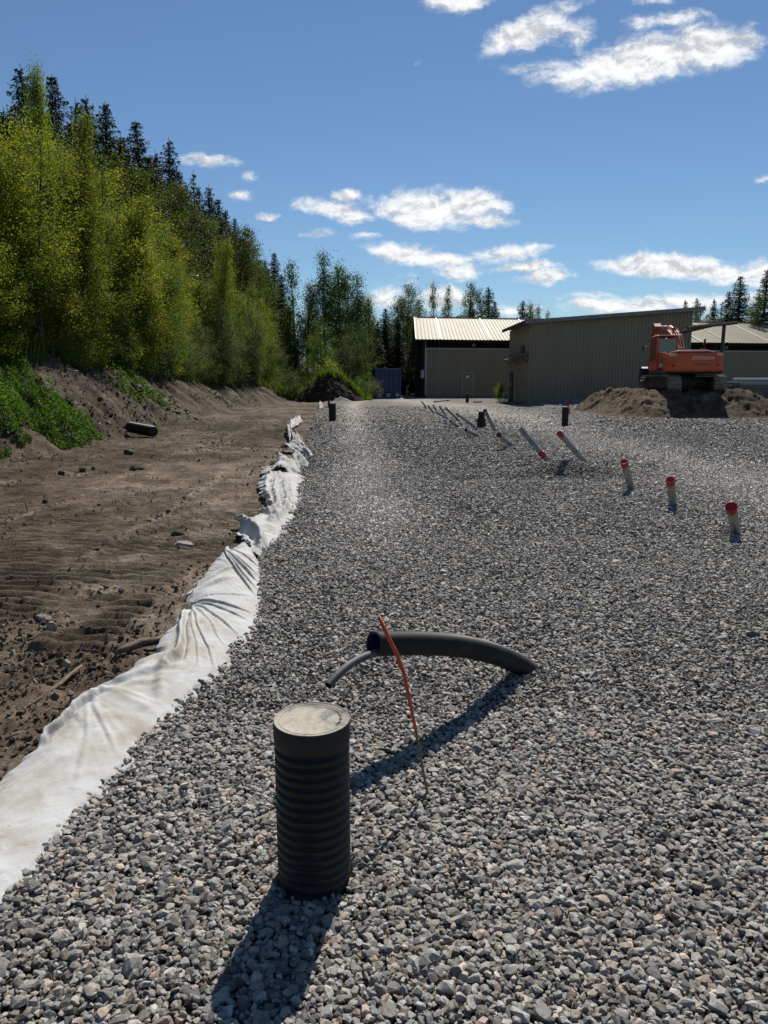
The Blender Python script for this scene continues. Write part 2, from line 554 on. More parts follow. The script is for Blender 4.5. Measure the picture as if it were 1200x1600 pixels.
for (u, v, a, h, rot, wt) in CLOUDS:
    r0 = ray(u, v); c = (r0[0] / r0[1], r0[2] / r0[1])
    r1 = ray(u + a, v); r2 = ray(u, v - h)
    sx = abs(r1[0] / r1[1] - c[0]) * 1.1; sz = abs(r2[2] / r2[1] - c[1]) * 1.12
    m_ = N(nt, 'ShaderNodeMapping'); m_.vector_type = 'TEXTURE'
    m_.inputs['Location'].default_value = (c[0], c[1], 0)
    m_.inputs['Rotation'].default_value = (0, 0, R(rot))
    m_.inputs['Scale'].default_value = (sx, sz, 1)
    L.new(wp.outputs[0], m_.inputs['Vector'])
    ln = N(nt, 'ShaderNodeVectorMath', operation='LENGTH'); L.new(m_.outputs[0], ln.inputs[0])
    mr = N(nt, 'ShaderNodeMath', operation='MULTIPLY_ADD', i_1=-wt * 0.9, i_2=wt * 1.0)
    L.new(ln.outputs['Value'], mr.inputs[0])
    if best is None:
        best = mr
    else:
        mm = N(nt, 'ShaderNodeMath', operation='SMOOTH_MAX', i_2=0.12)
        L.new(best.outputs[0], mm.inputs[0]); L.new(mr.outputs[0], mm.inputs[1])
        best = mm
cmap = N(nt, 'ShaderNodeMapping'); cmap.inputs['Scale'].default_value = (1.0, 1.7, 1.0)
L.new(wp.outputs[0], cmap.inputs['Vector'])
cn = N(nt, 'ShaderNodeTexNoise', i_Scale=17.0, i_Detail=10, i_Roughness=0.68); L.new(cmap.outputs[0], cn.inputs['Vector'])
cadd = N(nt, 'ShaderNodeMath', operation='MULTIPLY_ADD', i_1=1.45, i_2=-0.74); L.new(cn.outputs['Fac'], cadd.inputs[0])
csum = N(nt, 'ShaderNodeMath', operation='ADD'); L.new(cadd.outputs[0], csum.inputs[0]); L.new(best.outputs[0], csum.inputs[1])
alpha = N(nt, 'ShaderNodeMapRange', interpolation_type='SMOOTHSTEP'); alpha.inputs[1].default_value = 0.08; alpha.inputs[2].default_value = 0.66
L.new(csum.outputs[0], alpha.inputs[0])
yfade = N(nt, 'ShaderNodeMapRange'); yfade.inputs[1].default_value = 0.1; yfade.inputs[2].default_value = 0.3
L.new(sp.outputs['Y'], yfade.inputs[0])
af = N(nt, 'ShaderNodeMath', operation='MULTIPLY'); L.new(alpha.outputs[0], af.inputs[0]); L.new(yfade.outputs[0], af.inputs[1])
af2 = N(nt, 'ShaderNodeMath', operation='MULTIPLY', i_1=0.97); L.new(af.outputs[0], af2.inputs[0])
# cloud body: white, a bit greyer where it is thick and low
off = N(nt, 'ShaderNodeVectorMath', operation='ADD'); off.inputs[1].default_value = (0.004, 0.012, 0.0)
L.new(cmap.outputs[0], off.inputs[0])
cn2 = N(nt, 'ShaderNodeTexNoise', i_Scale=17.0, i_Detail=6, i_Roughness=0.6); L.new(off.outputs[0], cn2.inputs['Vector'])
csh = N(nt, 'ShaderNodeMath', operation='SUBTRACT'); L.new(cn.outputs['Fac'], csh.inputs[0]); L.new(cn2.outputs['Fac'], csh.inputs[1])
ccol = ramp(nt, [(0.30, (0.52 / SKY, 0.54 / SKY, 0.57 / SKY)), (0.55, (0.74 / SKY, 0.75 / SKY, 0.76 / SKY)), (0.75, (0.86 / SKY, 0.86 / SKY, 0.86 / SKY))])
csh2 = N(nt, 'ShaderNodeMath', operation='MULTIPLY_ADD', i_1=3.0, i_2=0.58); L.new(csh.outputs[0], csh2.inputs[0])
L.new(csh2.outputs[0], ccol.inputs[0])
grade = N(nt, 'ShaderNodeMix', data_type='RGBA', blend_type='MULTIPLY', i_0=1.0)
grade.inputs[7].default_value = (1.05, 1.24, 1.37, 1)
L.new(sky.outputs[0], grade.inputs[6])
cmix = N(nt, 'ShaderNodeMix', data_type='RGBA')
L.new(af2.outputs[0], cmix.inputs[0]); L.new(grade.outputs[2], cmix.inputs[6]); L.new(ccol.outputs[0], cmix.inputs[7])
L.new(cmix.outputs[2], bg.inputs['Color'])

sd = bpy.data.lights.new("sun", 'SUN')
sd.energy = 5.0
sd.angle = R(0.53)
sd.color = (1.0, 0.94, 0.84)
so = bpy.data.objects.new("sun", sd)
COL.objects.link(so)
sun_dir = Vector((math.sin(SUN_AZ) * math.cos(SUN_EL), math.cos(SUN_AZ) * math.cos(SUN_EL), math.sin(SUN_EL)))
so.rotation_euler = (-sun_dir).to_track_quat('-Z', 'Y').to_euler()
so.location = sun_dir * 50
S.view_settings.view_transform = 'Standard'
S.view_settings.look = 'None'
S.view_settings.exposure = 0.25
S.view_settings.gamma = 1.0

# ------------------------------------------------------------------ ground sheets
def build_ground():
    xs = np.concatenate([np.arange(-320, -60, 12.0), np.arange(-60, 70, 1.5), np.arange(70, 340, 12.0)])
    ys = np.concatenate([np.arange(-40, 100, 1.5), np.arange(100, 700, 20.0)])
    X, Y = np.meshgrid(xs, ys)
    H = soil_h(X, np.clip(Y, 0, 110))
    under = (X > edge(np.clip(Y, 0, 90)) - 0.5)
    yard = sst(X, edge(np.clip(Y, 0, 90)) - 1.5, edge(np.clip(Y, 0, 90)) - 0.2)
    H = H * (1 - yard) + (-0.35) * yard
    infine = (Y > 0) & (Y < 78) & (X < 60)
    H = np.where(infine, H - 0.3, H)
    far = np.clip((Y - 110) / 300, 0, 1)
    H = H + far * 3
    g = fbm(X * 0.2, Y * 0.2, 4, 3)[..., None]
    col = np.array([0.05, 0.055, 0.025]) * (1 + 0.4 * g) 
    me = np_mesh('ground', np.stack([X, Y, H], -1).reshape(-1, 3), grid_faces(len(ys), len(xs)), col.reshape(-1, 3), True)
    o = link('ground', me, M['soil'])
    o['kind'] = 'structure'


def soil_detail(X, Y, H):
    """surface relief of the earth strip and of the cut bank"""
    fade = sst(Y, 1.5, 3.0)
    f = foot(Y)
    t = np.clip((f - X) / 2.9, 0, 1)
    flat = 1 - sst(t, 0.0, 0.15)
    z = 0.05 * fbm(X * 1.1, Y * 1.1, 4, 60, 0.55) + 0.030 * fbm(X * 5, Y * 5, 5, 61, 0.68)
    lump = np.clip(fbm(X * 3.2, Y * 3.2, 3, 66) - 0.18, 0, 1) * 0.13 * sst(fbm(X * .6, Y * .6, 2, 67), -.35, .25)
    crumb = np.clip(fbm(X * 14, Y * 14, 3, 68), 0, 1) * 0.034
    z = z + lump + crumb
    # caterpillar tracks: grouser marks across the driving direction
    gm = np.zeros_like(X)
    for cx, wd, sk, y0, y1 in ((-2.75, 1.0, 0.05, 4.3, 7.2), (-2.1, 0.75, -0.22, 6.6, 13.5), (-3.7, 0.85, -0.10, 6.4, 18), (-5.4, 0.85, 0.10, 8, 24), (-6.6, 0.5, 0.05, 12, 28), (-4.8, 0.6, 0.2, 20, 36), (-3.0, 0.7, -0.2, 13, 32)):
        c = cx + 0.05 * (Y - y0)* np.sign(sk) * 0 - 0.06 * np.maximum(0, Y - 12)
        m = sst(wd - np.abs(X - c), 0, 0.12) * sst(Y, y0, y0 + .6) * (1 - sst(Y, y1 - .8, y1))
        ph = (Y + sk * (X - c) + 0.03 * fbm(X * 2, Y * 2, 2, 70)) / 0.15
        saw = np.abs(((ph) % 1.0) - 0.5) * 2
        rid = sst(saw, 0.3, 0.75) * 0.062 - 0.034 + 0.012 * fbm(X * 9, Y * 9, 3, 73)
        wear = sst(fbm(X * 1.2, Y * 1.2, 3, 71), -0.7, -0.2)
        z = z * (1 - 0.75 * m * wear) + rid * m * wear
        gm = np.maximum(gm, m * wear)
    # the bank: gullies running down it and lumps
    gul = fbm(Y * 2.2 + X * 0.35, X * 0.3, 4, 80, 0.6)
    zb = 0.20 * gul + 0.18 * fbm(X * 1.6, Y * 1.6, 4, 81, 0.6) + 0.09 * fbm(X * 6, Y * 6, 4, 82, .65)
    bm = sst(t, 0.02, 0.3)
    z = z * (1 - bm) + zb * bm
    return z * (0.3 + 0.7 * fade), gm, t


def build_soil():
    rows = 860; cols = 560
    ys = 1.1 * (80 / 1.1) ** (np.linspace(0, 1, rows))
    s = np.linspace(0, 1, cols)
    xr = edge(ys) + 0.35
    xl = -(0.74 * ys + 1.6)
    X = xl[:, None] + (xr - xl)[:, None] * s[None, :]
    Y = np.repeat(ys[:, None], cols, 1)
    H = soil_h(X, Y)
    d, gm, t = soil_detail(X, Y, H)
    # under the gravel it sinks away
    sink = sst(X - edge(Y), 0.02, 0.25)
    Z = H + d * (1 - sink) - 0.12 * sink
    n1 = fbm(X * 0.5, Y * 0.5, 4, 90); n2 = fbm(X * 2.5, Y * 2.5, 4, 91); n3 = fbm(X * 9, Y * 9, 3, 95)
    base = np.array([0.215, 0.162, 0.115]); pale = np.array([0.36, 0.295, 0.225]); dark = np.array([0.085, 0.060, 0.043])
    k = np.clip(0.5 + 0.55 * n1 + 0.4 * n2 + .2 * n3, 0, 1)[..., None]
    c = np.where(k < 0.5, dark + (base - dark) * (k * 2), base + (pale - base) * (k * 2 - 1))
    c = c * (1 - 0.25 * gm[..., None])
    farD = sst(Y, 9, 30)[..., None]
    c = c * 0.9 * (1 - 0.45 * farD)                                   # earth colour darkens with distance
    bankc = np.array([0.098, 0.075, 0.055]) * (1 + 1.1 * fbm(Y * 1.6 + X * 0.3, X * 0.4, 5, 92)[..., None] + 0.4 * n3[..., None])
    litter = np.array([0.06, 0.05, 0.028]) * (1 + 0.6 * n2[..., None])
    bmask = sst(t, 0.0, 0.2)[..., None]; lm = sst(t, 0.93, 1.0)[..., None]
    c = c * (1 - bmask) + bankc * bmask
    c = c * (1 - lm) + litter * lm
    back = (sst(Y, 58, 64) * sst(-X, 2, 5))[..., None]
    c = c * (1 - back) + np.array([0.06, 0.07, 0.025]) * back
    c = np.clip(c, 0.01, 0.6)
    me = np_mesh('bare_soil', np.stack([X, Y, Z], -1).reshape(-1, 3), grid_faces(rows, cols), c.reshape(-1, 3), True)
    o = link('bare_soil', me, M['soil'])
    o['kind'] = 'structure'
    return o


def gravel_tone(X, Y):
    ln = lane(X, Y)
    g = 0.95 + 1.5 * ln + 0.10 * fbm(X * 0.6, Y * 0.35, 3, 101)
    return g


def build_gravel_yard():
    rows = 620; cols = 330
    ys = 0.9 * (86 / 0.9) ** (np.linspace(0, 1, rows))
    s = np.linspace(0, 1, cols) ** 1.25
    xl = edge(ys); xr = np.minimum(0.78 * ys + 3.0, 62)
    X = xl[:, None] + (xr - xl)[:, None] * s[None, :]
    Y = np.repeat(ys[:, None], cols, 1)
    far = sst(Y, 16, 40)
    Z = pad_h(X, Y) - 0.03 * (1 - far) + far * (0.012 * fbm(X * 6, Y * 6, 2, 130))
    tone = gravel_tone(X, Y)[..., None]
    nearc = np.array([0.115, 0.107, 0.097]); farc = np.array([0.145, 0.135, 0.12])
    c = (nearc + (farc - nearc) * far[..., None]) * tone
    # brown dirt carried onto the gravel here and there
    dirt = (sst(fbm(X * 0.8 + 4, Y * 0.8, 4, 103), 0.25, 0.6) * 0.5)[..., None]
    c = c * (1 - dirt) + np.array([0.17, 0.14, 0.11]) * dirt
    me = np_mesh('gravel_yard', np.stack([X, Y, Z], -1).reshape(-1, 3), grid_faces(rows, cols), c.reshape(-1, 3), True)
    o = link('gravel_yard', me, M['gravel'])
    o['kind'] = 'structure'


# ------------------------------------------------------------------ crushed stones (one mass nobody could count)
def hull_variants(n, pts, seed):
    import bmesh
    rnd = random.Random(seed)
    out = []
    while len(out) < n:
        bm = bmesh.new()
        for i in range(pts):
            v = Vector((rnd.gauss(0, 1), rnd.gauss(0, 1), rnd.gauss(0, 1)))
            if v.length < .2: continue
            v.normalize()
            v *= rnd.uniform(0.86, 1.04)
            bm.verts.new((v.x, v.y, v.z))
        r = bmesh.ops.convex_hull(bm, input=bm.verts)
        bmesh.ops.delete(bm, geom=[e for e in r['geom_interior'] if isinstance(e, bmesh.types.BMVert)], context='VERTS')
        bmesh.ops.triangulate(bm, faces=bm.faces)
        bm.verts.index_update()
        V = np.array([v.co[:] for v in bm.verts]); T = np.array([[v.index for v in f.verts] for f in bm.faces])
        bm.free()
        if len(T) >= pts: out.append((V, T))
    return out


def rand_rot(n, rng):
    q = rng.normal(size=(n, 4)); q /= np.linalg.norm(q, axis=1)[:, None]
    w_, x, y, z = q.T
    return np.stack([np.stack([1 - 2 * (y * y + z * z), 2 * (x * y - z * w_), 2 * (x * z + y * w_)], -1),
                     np.stack([2 * (x * y + z * w_), 1 - 2 * (x * x + z * z), 2 * (y * z - x * w_)], -1),
                     np.stack([2 * (x * z - y * w_), 2 * (y * z + x * w_), 1 - 2 * (x * x + y * y)], -1)], 1)


def tilt_rot(n, rng, amt):
    """random heading, small tilt: stones lie mostly flat"""
    a = rng.uniform(0, 2 * PI, n); tx = rng.normal(0, amt, n); ty = rng.normal(0, amt, n)
    z0 = np.zeros(n); o1 = np.ones(n)
    Rz = np.stack([np.stack([np.cos(a), -np.sin(a), z0], -1), np.stack([np.sin(a), np.cos(a), z0], -1), np.stack([z0, z0, o1], -1)], 1)
    Rx = np.stack([np.stack([o1, z0, z0], -1), np.stack([z0, np.cos(tx), -np.sin(tx)], -1), np.stack([z0, np.sin(tx), np.cos(tx)], -1)], 1)
    Ry = np.stack([np.stack([np.cos(ty), z0, np.sin(ty)], -1), np.stack([z0, o1, z0], -1), np.stack([-np.sin(ty), z0, np.cos(ty)], -1)], 1)
    return Ry @ Rx @ Rz


def stones_from(pos, size, rot, variants, cols, rng):
    vi = rng.integers(0, len(variants), len(pos))
    VV = []; FF = []; CC = []; base = 0
    for k, (V, T) in enumerate(variants):
        idx = np.where(vi == k)[0]
        if len(idx) == 0: continue
        loc = V[None] * size[idx][:, None, :]
        loc = np.einsum('nij,nvj->nvi', rot[idx], loc) + pos[idx][:, None, :]
        nv = len(V)
        VV.append(loc.reshape(-1, 3))
        FF.append((T[None] + (np.arange(len(idx)) * nv)[:, None, None] + base).reshape(-1, 3))
        CC.append(np.repeat(cols[idx], nv, 0))
        base += nv * len(idx)
    return np.concatenate(VV), np.concatenate(FF), np.concatenate(CC)


def stone_colors(n, rng, x, y):
    g = np.clip(rng.normal(0.248, 0.080, n), 0.06, 0.49)
    c = np.stack([g * 1.075, g, g * 0.885], -1)
    r = rng.random(n)
    warm = r < 0.10
    c[warm] *= np.array([1.16, 0.98, 0.88])
    pink = (r >= 0.10) & (r < 0.13)
    c[pink] *= np.array([1.16, 0.95, 0.9])
    cool = (r >= 0.15) & (r < 0.35)
    c[cool] *= np.array([0.93, 0.99, 1.07])
    dk = r > 0.90
    c[dk] *= 0.55
    return c * gravel_tone(x, y)[:, None]


def build_stones():
    rng = np.random.default_rng(5)
    zones = [  # y0, y1, spacing, size (half of the long axis), hull points, layers
        (1.25, 3.4, 0.0140, 0.0132, 18), (3.4, 7.5, 0.0165, 0.0143, 11), (7.5, 13.5, 0.025, 0.0178, 8), (13.5, 24.0, 0.043, 0.0245, 7), (24.0, 46.0, 0.105, 0.044, 6)]
    VV = []; FF = []; CC = []; base = 0
    for zi, (y0, y1, s, sz, hp) in enumerate(zones):
        ny = int((y1 - y0) / s)
        xa = float(min(edge(y0), edge(y1))) - 0.3; xb = 0.57 * y1 + 2.3
        nx = int((xb - xa) / s)
        gx, gy = np.meshgrid(xa + (np.arange(nx) + 0.5) * s, y0 + (np.arange(ny) + 0.5) * s)
        x = (gx + rng.uniform(-.6, .6, gx.shape) * s).ravel(); y = (gy + rng.uniform(-.6, .6, gy.shape) * s).ravel()
        keep = (x > edge(y) - 0.012 * rng.random(len(x)) - 0.012) & (x < 0.57 * y + 2.2)
        # a few stray stones on the cloth
        cx, cy = -0.229, 2.18
        keep &= ((x - cx) ** 2 + (y - cy) ** 2 > 0.118 ** 2)
        x = x[keep]; y = y[keep]; n = len(x)
        k = np.exp(rng.normal(0, 0.30, n)) * sz * (1 - 0.35 * np.clip(lane(x, y), 0, 1))
        size = np.stack([k * rng.uniform(0.95, 1.32, n), k * rng.uniform(0.70, 1.0, n), k * rng.uniform(0.45, 0.82, n)], -1)
        rot = tilt_rot(n, rng, 0.32)
        z = pad_h(x, y) - 0.022 + rng.uniform(-0.004, 0.018, n)
        V, T, C = stones_from(np.stack([x, y, z], -1), size, rot, hull_variants(28, hp, 90 + zi), stone_colors(n, rng, x, y), rng)
        VV.append(V); FF.append(T + base); CC.append(C); base += len(V)
    me = np_mesh('gravel', np.concatenate(VV), np.concatenate(FF), np.concatenate(CC), False)
    o = link('gravel', me, M['stone'])
    o['kind'] = 'stuff'
    tag(o, 'grey crushed stones covering the flat yard', 'gravel')


def build_soil_clods():
    rng = np.random.default_rng(8)
    pos = []; size = []
    n = 55000
    y = 2.0 * (34 / 2.0) ** rng.random(n)
    x = edge(y) - 0.4 - rng.random(n) ** 1.0 * (0.6 * y + 0.8)
    dens = fbm(x * 0.9, y * 0.9, 3, 140) + 0.25 * fbm(x * 4, y * 4, 2, 141)
    f = foot(y)
    keep = (dens > -0.30 + 0.45 * rng.random(n)) & (x > f - 3.4)
    x = x[keep]; y = y[keep]; n = len(x)
    h = soil_h(x, y); d, gm, t = soil_detail(x, y, h)
    k = 0.008 * np.exp(rng.normal(0, 0.6, n)) * (0.85 + 0.07 * y)
    k = np.where(gm > 0.4, k * 0.5, k)
    k = np.minimum(k, 0.032)
    size = np.stack([k * rng.uniform(.9, 1.3, n), k * rng.uniform(.7, 1.0, n), k * rng.uniform(.5, .85, n)], -1)
    g = rng.uniform(0.6, 1.35, n)
    col = np.array([0.17, 0.125, 0.088])[None] * g[:, None]
    st = rng.random(n) < 0.14
    col[st] = np.array([0.34, 0.32, 0.29])[None] * rng.uniform(.7, 1.25, st.sum())[:, None]
    V, T, C = stones_from(np.stack([x, y, h + d + k * 0.25], -1), size, rand_rot(n, rng), hull_variants(20, 11, 300), col, rng)
    # stones, slabs and lumps bedded in the cut bank
    n = 6500
    y2 = 9 * (66 / 9) ** rng.random(n); x2 = foot(y2) - 3.0 * rng.random(n)
    kp = fbm(x2 * .7, y2 * .45, 3, 150) > -.15 + .45 * rng.random(n)
    x2 = x2[kp]; y2 = y2[kp]; n = len(x2)
    h2 = soil_h(x2, y2); d2, g2, t2 = soil_detail(x2, y2, h2)
    k2 = np.minimum(0.035 * np.exp(rng.normal(0, .6, n)), .16)
    s2 = np.stack([k2 * rng.uniform(1, 1.7, n), k2 * rng.uniform(.6, 1, n), k2 * rng.uniform(.3, .6, n)], -1)
    c2 = np.array([0.09, 0.068, 0.05])[None] * rng.uniform(.5, 1.5, n)[:, None]
    st = rng.random(n) < .30
    c2[st] = np.array([0.34, 0.315, 0.28])[None] * rng.uniform(.6, 1.2, st.sum())[:, None]
    V2, T2, C2 = stones_from(np.stack([x2, y2, h2 + d2 + k2 * .1], -1), s2, rand_rot(n, rng), hull_variants(20, 11, 301), c2, rng)
    T = np.concatenate([T, T2 + len(V)]); V = np.concatenate([V, V2]); C = np.concatenate([C, C2])
    me = np_mesh('soil_clods', V, T, C, False)
    o = link('soil_clods', me, M['soil'])
    tag(o, 'crumbs and pebbles scattered over the brown earth strip', 'soil', None, 'stuff')


build_ground()
build_soil()
build_gravel_yard()
build_stones()
build_soil_clods()

# ------------------------------------------------------------------ manhole riser in the foreground
def corrugated_profile(r_in, r_out, z0, z1, n):
    prof = []
    p = (z1 - z0) / n
    for i in range(n):
        b = z0 + i * p
        prof += [(r_in, b), (r_in, b + p * .22), (r_out - .001, b + p * .36), (r_out, b + p * .45), (r_out, b + p * .82), (r_out - .001, b + p * .9)]
    prof.append((r_in, z1))
    return prof


def lid_mat():
    m, nt, b = nodes_of('dusty_lid')
    L = nt.links
    tc = N(nt, 'ShaderNodeTexCoord')
    geo = N(nt, 'ShaderNodeNewGeometry')
    sp = N(nt, 'ShaderNodeSeparateXYZ'); L.new(geo.outputs['Normal'], sp.inputs[0])
    up = N(nt, 'ShaderNodeMapRange'); up.inputs[1].default_value = 0.35; up.inputs[2].default_value = 0.9; L.new(sp.outputs['Z'], up.inputs[0])
    n1 = N(nt, 'ShaderNodeTexNoise', i_Scale=9.0, i_Detail=7, i_Roughness=0.65, i_Distortion=0.8)
    n2 = N(nt, 'ShaderNodeTexNoise', i_Scale=120.0, i_Detail=3, i_Roughness=0.7)
    for n in (n1, n2): L.new(tc.outputs['Object'], n.inputs['Vector'])
    r = ramp(nt, [(0.36, (0.13, 0.135, 0.14)), (0.45, (0.29, 0.265, 0.215)), (0.60, (0.38, 0.335, 0.26)), (0.70, (0.17, 0.165, 0.155))])
    L.new(n1.outputs['Fac'], r.inputs[0])
    r2 = ramp(nt, [(0.3, 0.8), (0.6, 1.05), (0.75, 1.3)]); L.new(n2.outputs['Fac'], r2.inputs[0])
    mu = N(nt, 'ShaderNodeMix', data_type='RGBA', blend_type='MULTIPLY', i_0=1.0)
    L.new(r.outputs[0], mu.inputs[6]); L.new(r2.outputs[0], mu.inputs[7])
    mx = N(nt, 'ShaderNodeMix', data_type='RGBA')
    mx.inputs[6].default_value = (0.020, 0.020, 0.0205, 1)
    L.new(up.outputs[0], mx.inputs[0]); L.new(mu.outputs[2], mx.inputs[7])
    L.new(mx.outputs[2], b.inputs['Base Color'])
    b.inputs['Roughness'].default_value = 0.75
    bp = N(nt, 'ShaderNodeBump', i_Strength=0.6, i_Distance=0.002)
    L.new(n1.outputs['Fac'], bp.inputs['Height']); L.new(bp.outputs[0], b.inputs['Normal'])
    return m


M['lid'] = lid_mat()
MH = Vector((-0.229, 2.18, 0))
t = empty('manhole_riser', MH)
t.scale = (1, 1, 1.06)
tag(t, 'large black corrugated pipe standing in the foreground gravel with a dusty flat lid', 'pipe')
b = MB()
b.lathe(corrugated_profile(0.1085, 0.1195, -0.10, 0.462, 18), 72)
b.build('riser', M['black_pipe'], t, fix=False)
b = MB()
b.lathe([(0.116, 0.452), (0.1205, 0.452), (0.1218, 0.456), (0.1218, 0.508), (0.1208, 0.5135), (0.118, 0.516), (0.1165, 0.5145), (0.1145, 0.5125), (0.07, 0.5125), (0.03, 0.5128), (0.0005, 0.513)], 72)
lid = b.build('lid', M['lid'], t, fix=False)
b = MB()
for k in range(16):                       # raised marks cast into the rim of the lid
    a = R(-28 + k * 6.2)
    rot = Matrix.Rotation(a, 3, 'Z')
    b.box(rot @ Vector((0.092, 0, 0.5137)), (0.010 if k % 3 else 0.006, 0.0035, 0.0022), rot)
for k in range(40):
    a = 2 * PI * k / 40
    rot = Matrix.Rotation(a, 3, 'Z')
    b.box(rot @ Vector((0.104, 0, 0.5128)), (0.0016, 0.0165, 0.0014), rot)
b.build('raised_marks', M['lid'], lid)

# ------------------------------------------------------------------ corrugated conduit with a thin pipe in it
def bez(p, n):
    p = [Vector(q) for q in p]
    out = []
    for i in range(n + 1):
        s = i / n
        if len(p) == 4:
            out.append(p[0] * (1 - s) ** 3 + p[1] * 3 * s * (1 - s) ** 2 + p[2] * 3 * s * s * (1 - s) + p[3] * s ** 3)
        else:
            out.append(p[0] * (1 - s) ** 2 + p[1] * 2 * s * (1 - s) + p[2] * s * s)
    return out


mouth = P(584, 1006, 3.12)
footp = G(822, 1046, 0.0)
_cp = [mouth, P(650, 1005, 3.28), P(715, 1009, 3.46), P(770, 1021, 3.66), P(810, 1038, 3.84), P(838, 1058, 3.95), P(858, 1078, 4.0)]
def smooth_path(pts, n):
    out = []
    q = [pts[0] * 2 - pts[1]] + list(pts) + [pts[-1] * 2 - pts[-2]]
    for i in range(1, len(q) - 2):
        for k in range(n):
            t_ = k / n
            a, b_, c_, d_ = q[i - 1], q[i], q[i + 1], q[i + 2]
            out.append(0.5 * ((2 * b_) + (c_ - a) * t_ + (2 * a - 5 * b_ + 4 * c_ - d_) * t_ ** 2 + (3 * b_ - a - 3 * c_ + d_) * t_ ** 3))
    out.append(pts[-1].copy())
    return out
path = [Vector(p) for p in resample(smooth_path(_cp, 30), 440)]
t = empty('conduit', footp)
tag(t, 'black corrugated conduit arching out of the gravel, open end to the left', 'conduit')
loc = [p - footp for p in path]
rad = [0.0535 + (0.0032 if (i % 4) in (1, 2) else -0.0030) for i in range(len(loc))]
b = MB(); b.tube(loc, rad, 28, cap=False); b.build('conduit_pipe', M['conduit'], t, fix=False)
b = MB(); b.tube(loc[2:60], 0.047, 24, cap=False)
axis = (loc[0] - loc[1]).normalized()
nr = 28
ref = Vector((0, 0, 1)); nrm = (ref - axis * ref.dot(axis)).normalized(); bi = axis.cross(nrm)
vs = []
for rr, dd in ((0.0535, 0.001), (0.047, 0.001), (0.047, -0.02)):
    for k in range(nr):
        a = 2 * PI * k / nr
        vs.append(loc[0] + axis * dd + (nrm * math.cos(a) + bi * math.sin(a)) * rr)
fs = []
for q in range(2):
    for k in range(nr):
        k2 = (k + 1) % nr
        fs.append((q * nr + k, q * nr + k2, (q + 1) * nr + k2, (q + 1) * nr + k))
b.add(vs, fs, False)
b.build('inner_wall', M['blue_inside'], t, fix=False)

tip = P(513, 1071, 2.86)
axisw = axis
inside = mouth - axis * 0.25 + Vector((0, 0, -0.028))
tpath = bez([tip, tip + (mouth - tip) * .45 + Vector((0, 0, .028)), mouth + Vector((0, 0, -0.026)) + axis * 0.03, inside], 40)
t = empty('thin_pipe', tip)
tag(t, 'thin grey plastic pipe poking out of the open end of the corrugated conduit', 'pipe')
b = MB(); b.tube([p - tip for p in tpath], 0.0175, 18, cap=False)
b.build('pipe_wall', M['grey_thin'] if 'grey_thin' in M else mk('grey_hose', (0.105, 0.108, 0.115), (0.07, 0.07, 0.075), 12, 0.6, spec=.3), t, fix=False)
b = MB()
tl = [p - tip for p in tpath]
ax2 = (tl[0] - tl[1]).normalized(); nrm = (ref - ax2 * ref.dot(ax2)).normalized(); bi = ax2.cross(nrm)
vs = []
for rr, dd in ((0.0175, 0.0005), (0.0135, 0.0005), (0.0135, -0.06), (0.0005, -0.06)):
    for k in range(18):
        a = 2 * PI * k / 18
        vs.append(tl[0] + ax2 * dd + (nrm * math.cos(a) + bi * math.sin(a)) * rr)
b.add(vs, [(q * 18 + k, q * 18 + (k + 1) % 18, (q + 1) * 18 + (k + 1) % 18, (q + 1) * 18 + k) for q in range(3) for k in range(18)])
b.build('bore', M['dark_inside'], t, fix=False)

# ------------------------------------------------------------------ marker rod
rb = G(669, 1246, -0.03)
Yr = rb.y
rp = [P(u, v, Yr + dy) for u, v, dy in [(592, 963, .10), (604, 990, .09), (620, 1022, .07), (632, 1055, .05), (641, 1100, .03), (650, 1143, .01)]]
rp2 = [P(u, v, Yr + dy) for u, v, dy in [(650, 1143, .01), (655, 1170, .005), (661, 1205, .0), (666, 1230, 0)]] + [rb]
t = empty('marker_rod', rb)
tag(t, 'thin bent marker rod stuck in gravel, orange red above and bare brown below', 'marker')
b = MB(); b.tube([p - rb for p in rp], [0.0068, 0.0082, 0.0082, 0.0075, 0.0068, 0.0062], 10); b.build('painted_end', M['rod_red'], t)
b = MB(); b.tube([p - rb for p in rp2], [0.0055, 0.005, 0.0055, 0.005, 0.0048], 10); b.build('bare_end', M['rod_brown'], t)


